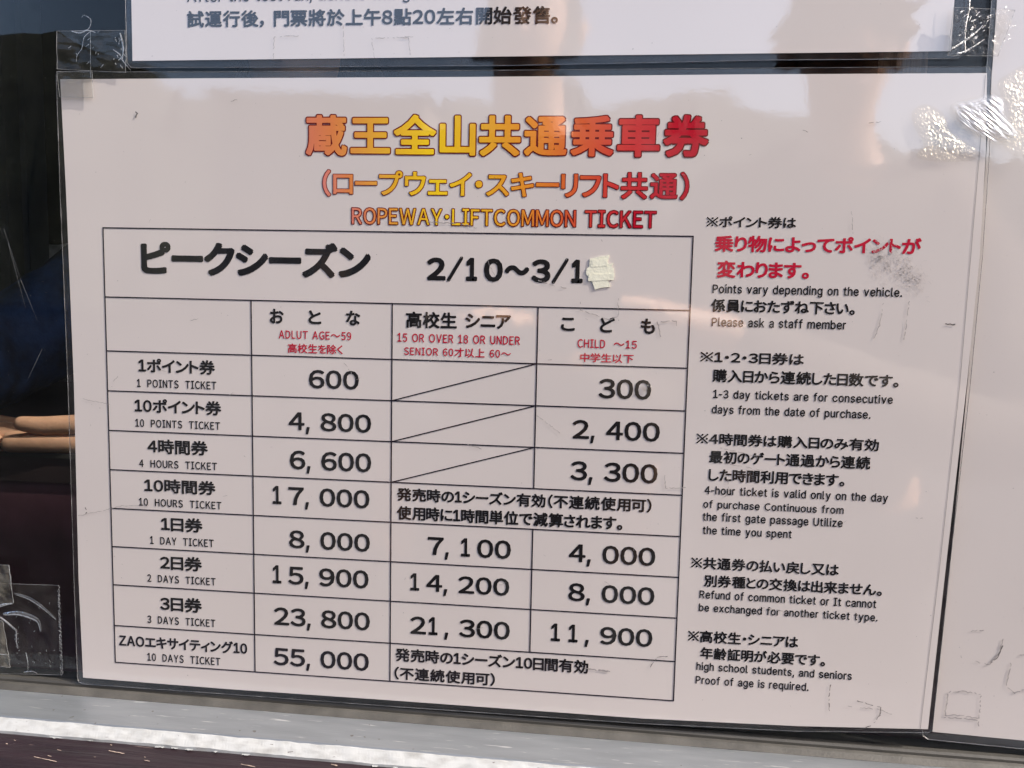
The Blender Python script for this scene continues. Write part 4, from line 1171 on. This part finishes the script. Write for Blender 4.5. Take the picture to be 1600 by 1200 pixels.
# the clerk behind the counter
HA = BEH(-57, -104, 0.40)           # where the fingertips lie
ck = (HA.x + .10, 0.93, 0.0)
rootz = cz - 0.72
clerk = empty('person', (0, 0, 0)); tag(clerk, "clerk in a navy jacket behind the glass, hands folded on the counter edge", "person")
def build_clerk():
    N = []; E = []
    def nd(p, r): N.append((Vector(p), r)); return len(N) - 1
    X = HA.x + .17; Y = 0.80; Z = cz
    pel = nd((X, Y + .06, Z - .32), (.16, .12)); sp = nd((X, Y + .05, Z - .10), (.135, .10)); ch = nd((X, Y + .02, Z + .13), (.15, .11))
    nk = nd((X, Y, Z + .31), .058); n2 = nd((X, Y - .01, Z + .37), .053)
    hd = nd((X, Y - .02, Z + .44), (.070, .085)); h2 = nd((X, Y - .015, Z + .51), (.078, .094)); h3 = nd((X, Y - .01, Z + .565), (.062, .074))
    E += [(pel, sp), (sp, ch), (ch, nk), (nk, n2), (n2, hd), (hd, h2), (h2, h3)]
    arms = {}
    # wrist positions: one hand comes from the right with its fingers pointing left, the other lies left of it
    for sd, wr, el, fdir in ((1, Vector((HA.x + .165, .425, Z + .030)), Vector((X + .20, .60, Z + .035)), Vector((-1, -.10, -.02))),
                             (-1, Vector((HA.x - .135, .43, Z + .030)), Vector((HA.x - .16, .62, Z + .05)), Vector((1, -.05, -.03)))):
        S0 = nd((X + sd * .185, Y + .01, Z + .235), .060); e = nd(el, .043); m = nd(el.lerp(wr, .5), .037); w_ = nd(wr, .026)
        E += [(ch, S0), (S0, e), (e, m), (m, w_)]
        fdir = fdir.normalized(); arms[sd] = (S0, e, w_)
        pz = -.006 if sd > 0 else -.008
        palm = nd(wr + fdir * .045 + Vector((0, 0, pz)), (.030, .016)); E.append((w_, palm))
        for k in range(4):
            # fingers stacked front to back across the palm, the near one lowest and longest in view
            off = Vector((0, -.026 + .0175 * k, -.0190 + .002 * k))
            ln = (.078, .088, .082, .062)[k] * (1 if sd > 0 else .62)
            a = nd(wr + fdir * .082 + off, .0108); b = nd(wr + fdir * (.082 + ln * .5) + off + Vector((0, -.001, -.0002)), .0100); c_ = nd(wr + fdir * (.082 + ln) + off + Vector((0, .001, -.0012)), .0085)
            E += [(palm, a), (a, b), (b, c_)]
        t0 = nd(wr + fdir * .040 + Vector((0, -.020, .000)), .0125); t1 = nd(wr + fdir * .085 + Vector((0, -.027, -.0005)), .0106); t1b = nd(wr + fdir * (.120 if sd > 0 else .09) + Vector((0, -.027, -.0020)), .0100); t2 = nd(wr + fdir * (.146 if sd > 0 else .105) + Vector((0, -.027, .0015)), .0070)
        E += [(w_, t0), (t0, t1), (t1, t1b), (t1b, t2)]
    skin_mesh('body', N, E, M['skin'], clerk, pel, 3)
    JN = []; JE = []
    def jn(p, r): JN.append((Vector(p), r)); return len(JN) - 1
    P = lambda i: N[i][0]
    a0 = jn(P(pel), (.20, .15)); a1 = jn(P(sp), (.19, .14)); a2 = jn(P(ch), (.20, .15)); a3 = jn(P(nk) - Vector((0, 0, .02)), .085)
    JE += [(a0, a1), (a1, a2), (a2, a3)]
    for sd in (1, -1):
        S0, e, w_ = arms[sd]
        s_ = jn(P(S0), .092); ee = jn(P(e) + Vector((0, 0, .02)), .068); mm = jn(P(e).lerp(P(w_), .5) + Vector((0, .01, .02)), .058); ww = jn(P(w_) + (P(e) - P(w_)).normalized() * .035 + Vector((0, 0, .006)), .042)
        JE += [(a2, s_), (s_, ee), (ee, mm), (mm, ww)]
    jk = skin_mesh('jacket', JN, JE, M['navy'], clerk, a0, 3)
    dt = bpy.data.textures.new('folds', 'CLOUDS'); dt.noise_scale = 0.07; dt.noise_depth = 3
    dm = jk.modifiers.new('Folds', 'DISPLACE'); dm.texture = dt; dm.strength = 0.022; dm.texture_coords = 'GLOBAL'
    skin_mesh('trousers', [(P(pel), (.17, .14)), ((X + .12, .46, Z - .36), .09), ((X + .14, .50, .12), .07), ((X - .12, .46, Z - .36), .09), ((X - .14, .50, .12), .07)], [(0, 1), (1, 2), (0, 3), (3, 4)], M['dark_cloth'], clerk)
    skin_mesh('hair', [(P(h3) + Vector((0, .005, .03)), (.075, .085)), (P(h2) + Vector((0, .03, .015)), (.090, .088)), (P(hd) + Vector((0, .055, 0)), (.080, .055))], [(0, 1), (1, 2)], M['hair'], clerk, 1)
    hc = P(hd); fy = hc.y - .088
    skin_mesh('nose', [(Vector((hc.x, fy + .004, hc.z + .045)), .008), (Vector((hc.x, fy - .014, hc.z + .012)), .013), (Vector((hc.x, fy + .004, hc.z + .004)), .012)], [(0, 1), (1, 2)], M['skin'], clerk, 0, 1)
    for sd in (-1, 1):
        ex = Vector((hc.x + sd * .031, fy + .006, hc.z + .045))
        skin_mesh('eye', [(ex - Vector((.009, 0, 0)), .006), (ex + Vector((.009, 0, 0)), .006)], [(0, 1)], M['eye'], clerk, 0, 1)
    skin_mesh('mouth', [(Vector((hc.x - .024, fy + .012, hc.z - .03)), .005), (Vector((hc.x, fy + .004, hc.z - .03)), .007), (Vector((hc.x + .024, fy + .012, hc.z - .03)), .005)], [(0, 1), (1, 2)], plain_lip, clerk, 0, 1)
build_clerk()
# grey blanket hung on a rail behind the clerk
V = []; F = []; n = 40
a, b = BEH(-110, -8, 1.15), BEH(-16, -10, 1.15)
for j in range(n + 1):
    for i in range(n + 1):
        u, v = i / n, j / n
        x = a.x + (b.x - a.x) * u - v * 0.02
        z = a.z - v * 0.46 - 0.015 * noise.noise(Vector((u * 5, 0, 1))) - v * .05 * u
        y = 1.15 - 0.045 * math.sin(u * 13 + 3 * noise.noise(Vector((u * 3, v * 2, 0)))) * (0.3 + v) - .03 * noise.noise(Vector((u * 6, v * 6, 2)))
        V.append((x, y, z))
for j in range(n):
    for i in range(n):
        q = j * (n + 1) + i; F.append((q, q + n + 1, q + n + 2, q + 1))
o = obj('grey_blanket', V, F, M['grey_cloth'], None, True)
so_ = o.modifiers.new('Thickness', 'SOLIDIFY'); so_.thickness = 0.008
tag(o, "grey cloth hanging in the dim room behind the clerk at the left", "cloth")

# ------------------------------------------------------------------ outside, mirrored faintly in film and glass
def refl(px, py, dist):
    """where something mirrored at this place of the sheet stands, dist metres before the window"""
    return ((px - 953) / 1391 * (dist + D), -dist, EYE + (452 - py) / 1391 * (dist + D))
g = obj('ground', [(-300, -400, 0), (300, -400, 0), (300, 60, 0), (-300, 60, 0)], [(0, 1, 2, 3)], M['asphalt']); g['kind'] = 'structure'
prof_px = [(-2600, 150), (-1500, 90), (-700, 110), (-300, 60), (0, 66), (60, 69), (120, 88), (205, 127), (240, 152), (300, 166), (500, 172), (700, 172), (800, 160), (880, 142), (912, 172), (960, 166), (1060, 156), (1120, 172), (1300, 215), (1500, 262), (1800, 250), (2400, 200), (3400, 140), (4600, 180)]
V = []; F = []; cols = []
for i in range(len(prof_px) - 1):
    (xa, ya), (xb, yb) = prof_px[i], prof_px[i + 1]
    m = max(2, int((xb - xa) / 22))
    for k in range(m): cols.append((xa + (xb - xa) * k / m, ya + (yb - ya) * k / m))
rows = [(38, 0.0), (45, .25), (55, .55), (66, .85), (72, 1.0), (85, .9), (110, .5), (130, 0)]
for (px, py) in cols:
    for d_, h in rows:
        tx, _, tz = refl(px, py, 72)
        k = (d_ + D) / (72 + D)
        z = tz * h + (noise.noise(Vector((px * .02, d_ * .1, 0))) * 1.2 + noise.noise(Vector((px * .11, d_ * .4, 3))) * .5) * (h > 0)
        V.append((tx * (1 if d_ >= 72 else k), -d_, max(z, -.2) if h else -.3))
nr = len(rows)
for i in range(len(cols) - 1):
    for j in range(nr - 1):
        F.append((i*nr+j, (i+1)*nr+j, (i+1)*nr+j+1, i*nr+j+1))
h = obj('hill', V, F, M['hill'], None, True); h['kind'] = 'structure'
# lodge
lx0, _, _ = refl(318, 150, 30); lx1, _, lz = refl(664, 141, 30)
lg = empty('lodge', (0, 0, 0)); tag(lg, "long two storey ski lodge with rows of windows across the yard", "building")
mb = MB(); mb.box((lx0, -40, 0), (lx1, -30, lz - .35)); mb.build('wall', M['lodge_wall'], lg)
mb = MB(); mb.add([(lx0 - .5, -29.4, lz - .35), (lx1 + .3, -29.4, lz - .35), (lx1 + .3, -40.6, lz - .35), (lx0 - .5, -40.6, lz - .35), (lx0 + .4, -33, lz + .05), (lx1 - .4, -33, lz + .05), (lx1 - .4, -37, lz + .05), (lx0 + .4, -37, lz + .05)],
                  [(0, 1, 5, 4), (1, 2, 6, 5), (2, 3, 7, 6), (3, 0, 4, 7), (4, 5, 6, 7), (0, 3, 2, 1)]); mb.build('roof', M['lodge_roof'], lg)
for fl in range(2):
    for k in range(5):
        x = lx0 + .7 + k * (lx1 - lx0 - 1.4) / 4.4
        if fl == 0 and k == 2:
            mb = MB(); mb.box((x, -29.96, 0), (x + 1.1, -29.9, 2.1)); mb.build('door', M['post'], lg); continue
        f_ = MB(); f_.box((x - .06, -29.98, .94 + fl * 3.2), (x + 1.16, -29.93, 2.36 + fl * 3.2)); fo = f_.build('window', M['lodge_trim'], lg)
        p_ = MB(); p_.box((x, -29.92, 1.0 + fl * 3.2), (x + 1.1, -29.9, 2.3 + fl * 3.2)); p_.build('pane', M['lodge_glass'], fo)
# a few spruces on the slope
def spruce(px, py, dist, ht):
    x, y, z = refl(px, py, dist)
    base = z - ht
    r_ = empty('spruce_tree', (x, y, max(base, 0)))
    mb = MB(); mb.tube([(0, 0, -1), (0, 0, ht * .5), (0, 0, ht)], .16, 6, .02); mb.build('trunk', M['bark'], r_)
    V = []; F = []
    rg = random.Random(int(px))
    for _ in range(900):
        t_ = rg.random() ** .8; zz = ht * (0.12 + .88 * t_); R = ht * .20 * (1 - t_) * (0.75 + .25 * math.sin(t_ * 40)) + .05
        a_ = rg.uniform(0, 6.283); rr = R * rg.uniform(.3, 1)
        p = Vector((rr * math.cos(a_), rr * math.sin(a_), zz - rr * .35)); d1 = Vector((math.cos(a_), math.sin(a_), -.5)).normalized() * .30; d2 = Vector((-math.sin(a_), math.cos(a_), rg.uniform(-.4, .4))) * .12
        q = len(V); V += [p - d1 - d2, p + d1, p - d1 + d2]; F.append((q, q + 1, q + 2))
    obj('crown', V, F, M['needle'], r_)
    return r_
lab = {260: "slim spruce on the slope beyond the lodge, left of it", 705: "spruce just right of the lodge", 868: "tall spruce on the slope middle of the yard view", 892: "narrow spruce beside the tall one", 1042: "spruce on the low crest right of the yard", 1078: "short spruce beside the crest spruce", 1330: "lone spruce at the right end of the slope"}
for px, py, ht in ((260, 148, 5), (705, 160, 4.5), (868, 140, 6.5), (892, 146, 5), (1042, 153, 5), (1078, 160, 3.6), (1330, 205, 4)):
    t_ = spruce(px, py, 60, ht); tag(t_, lab[px], "tree", "spruces on the slope")
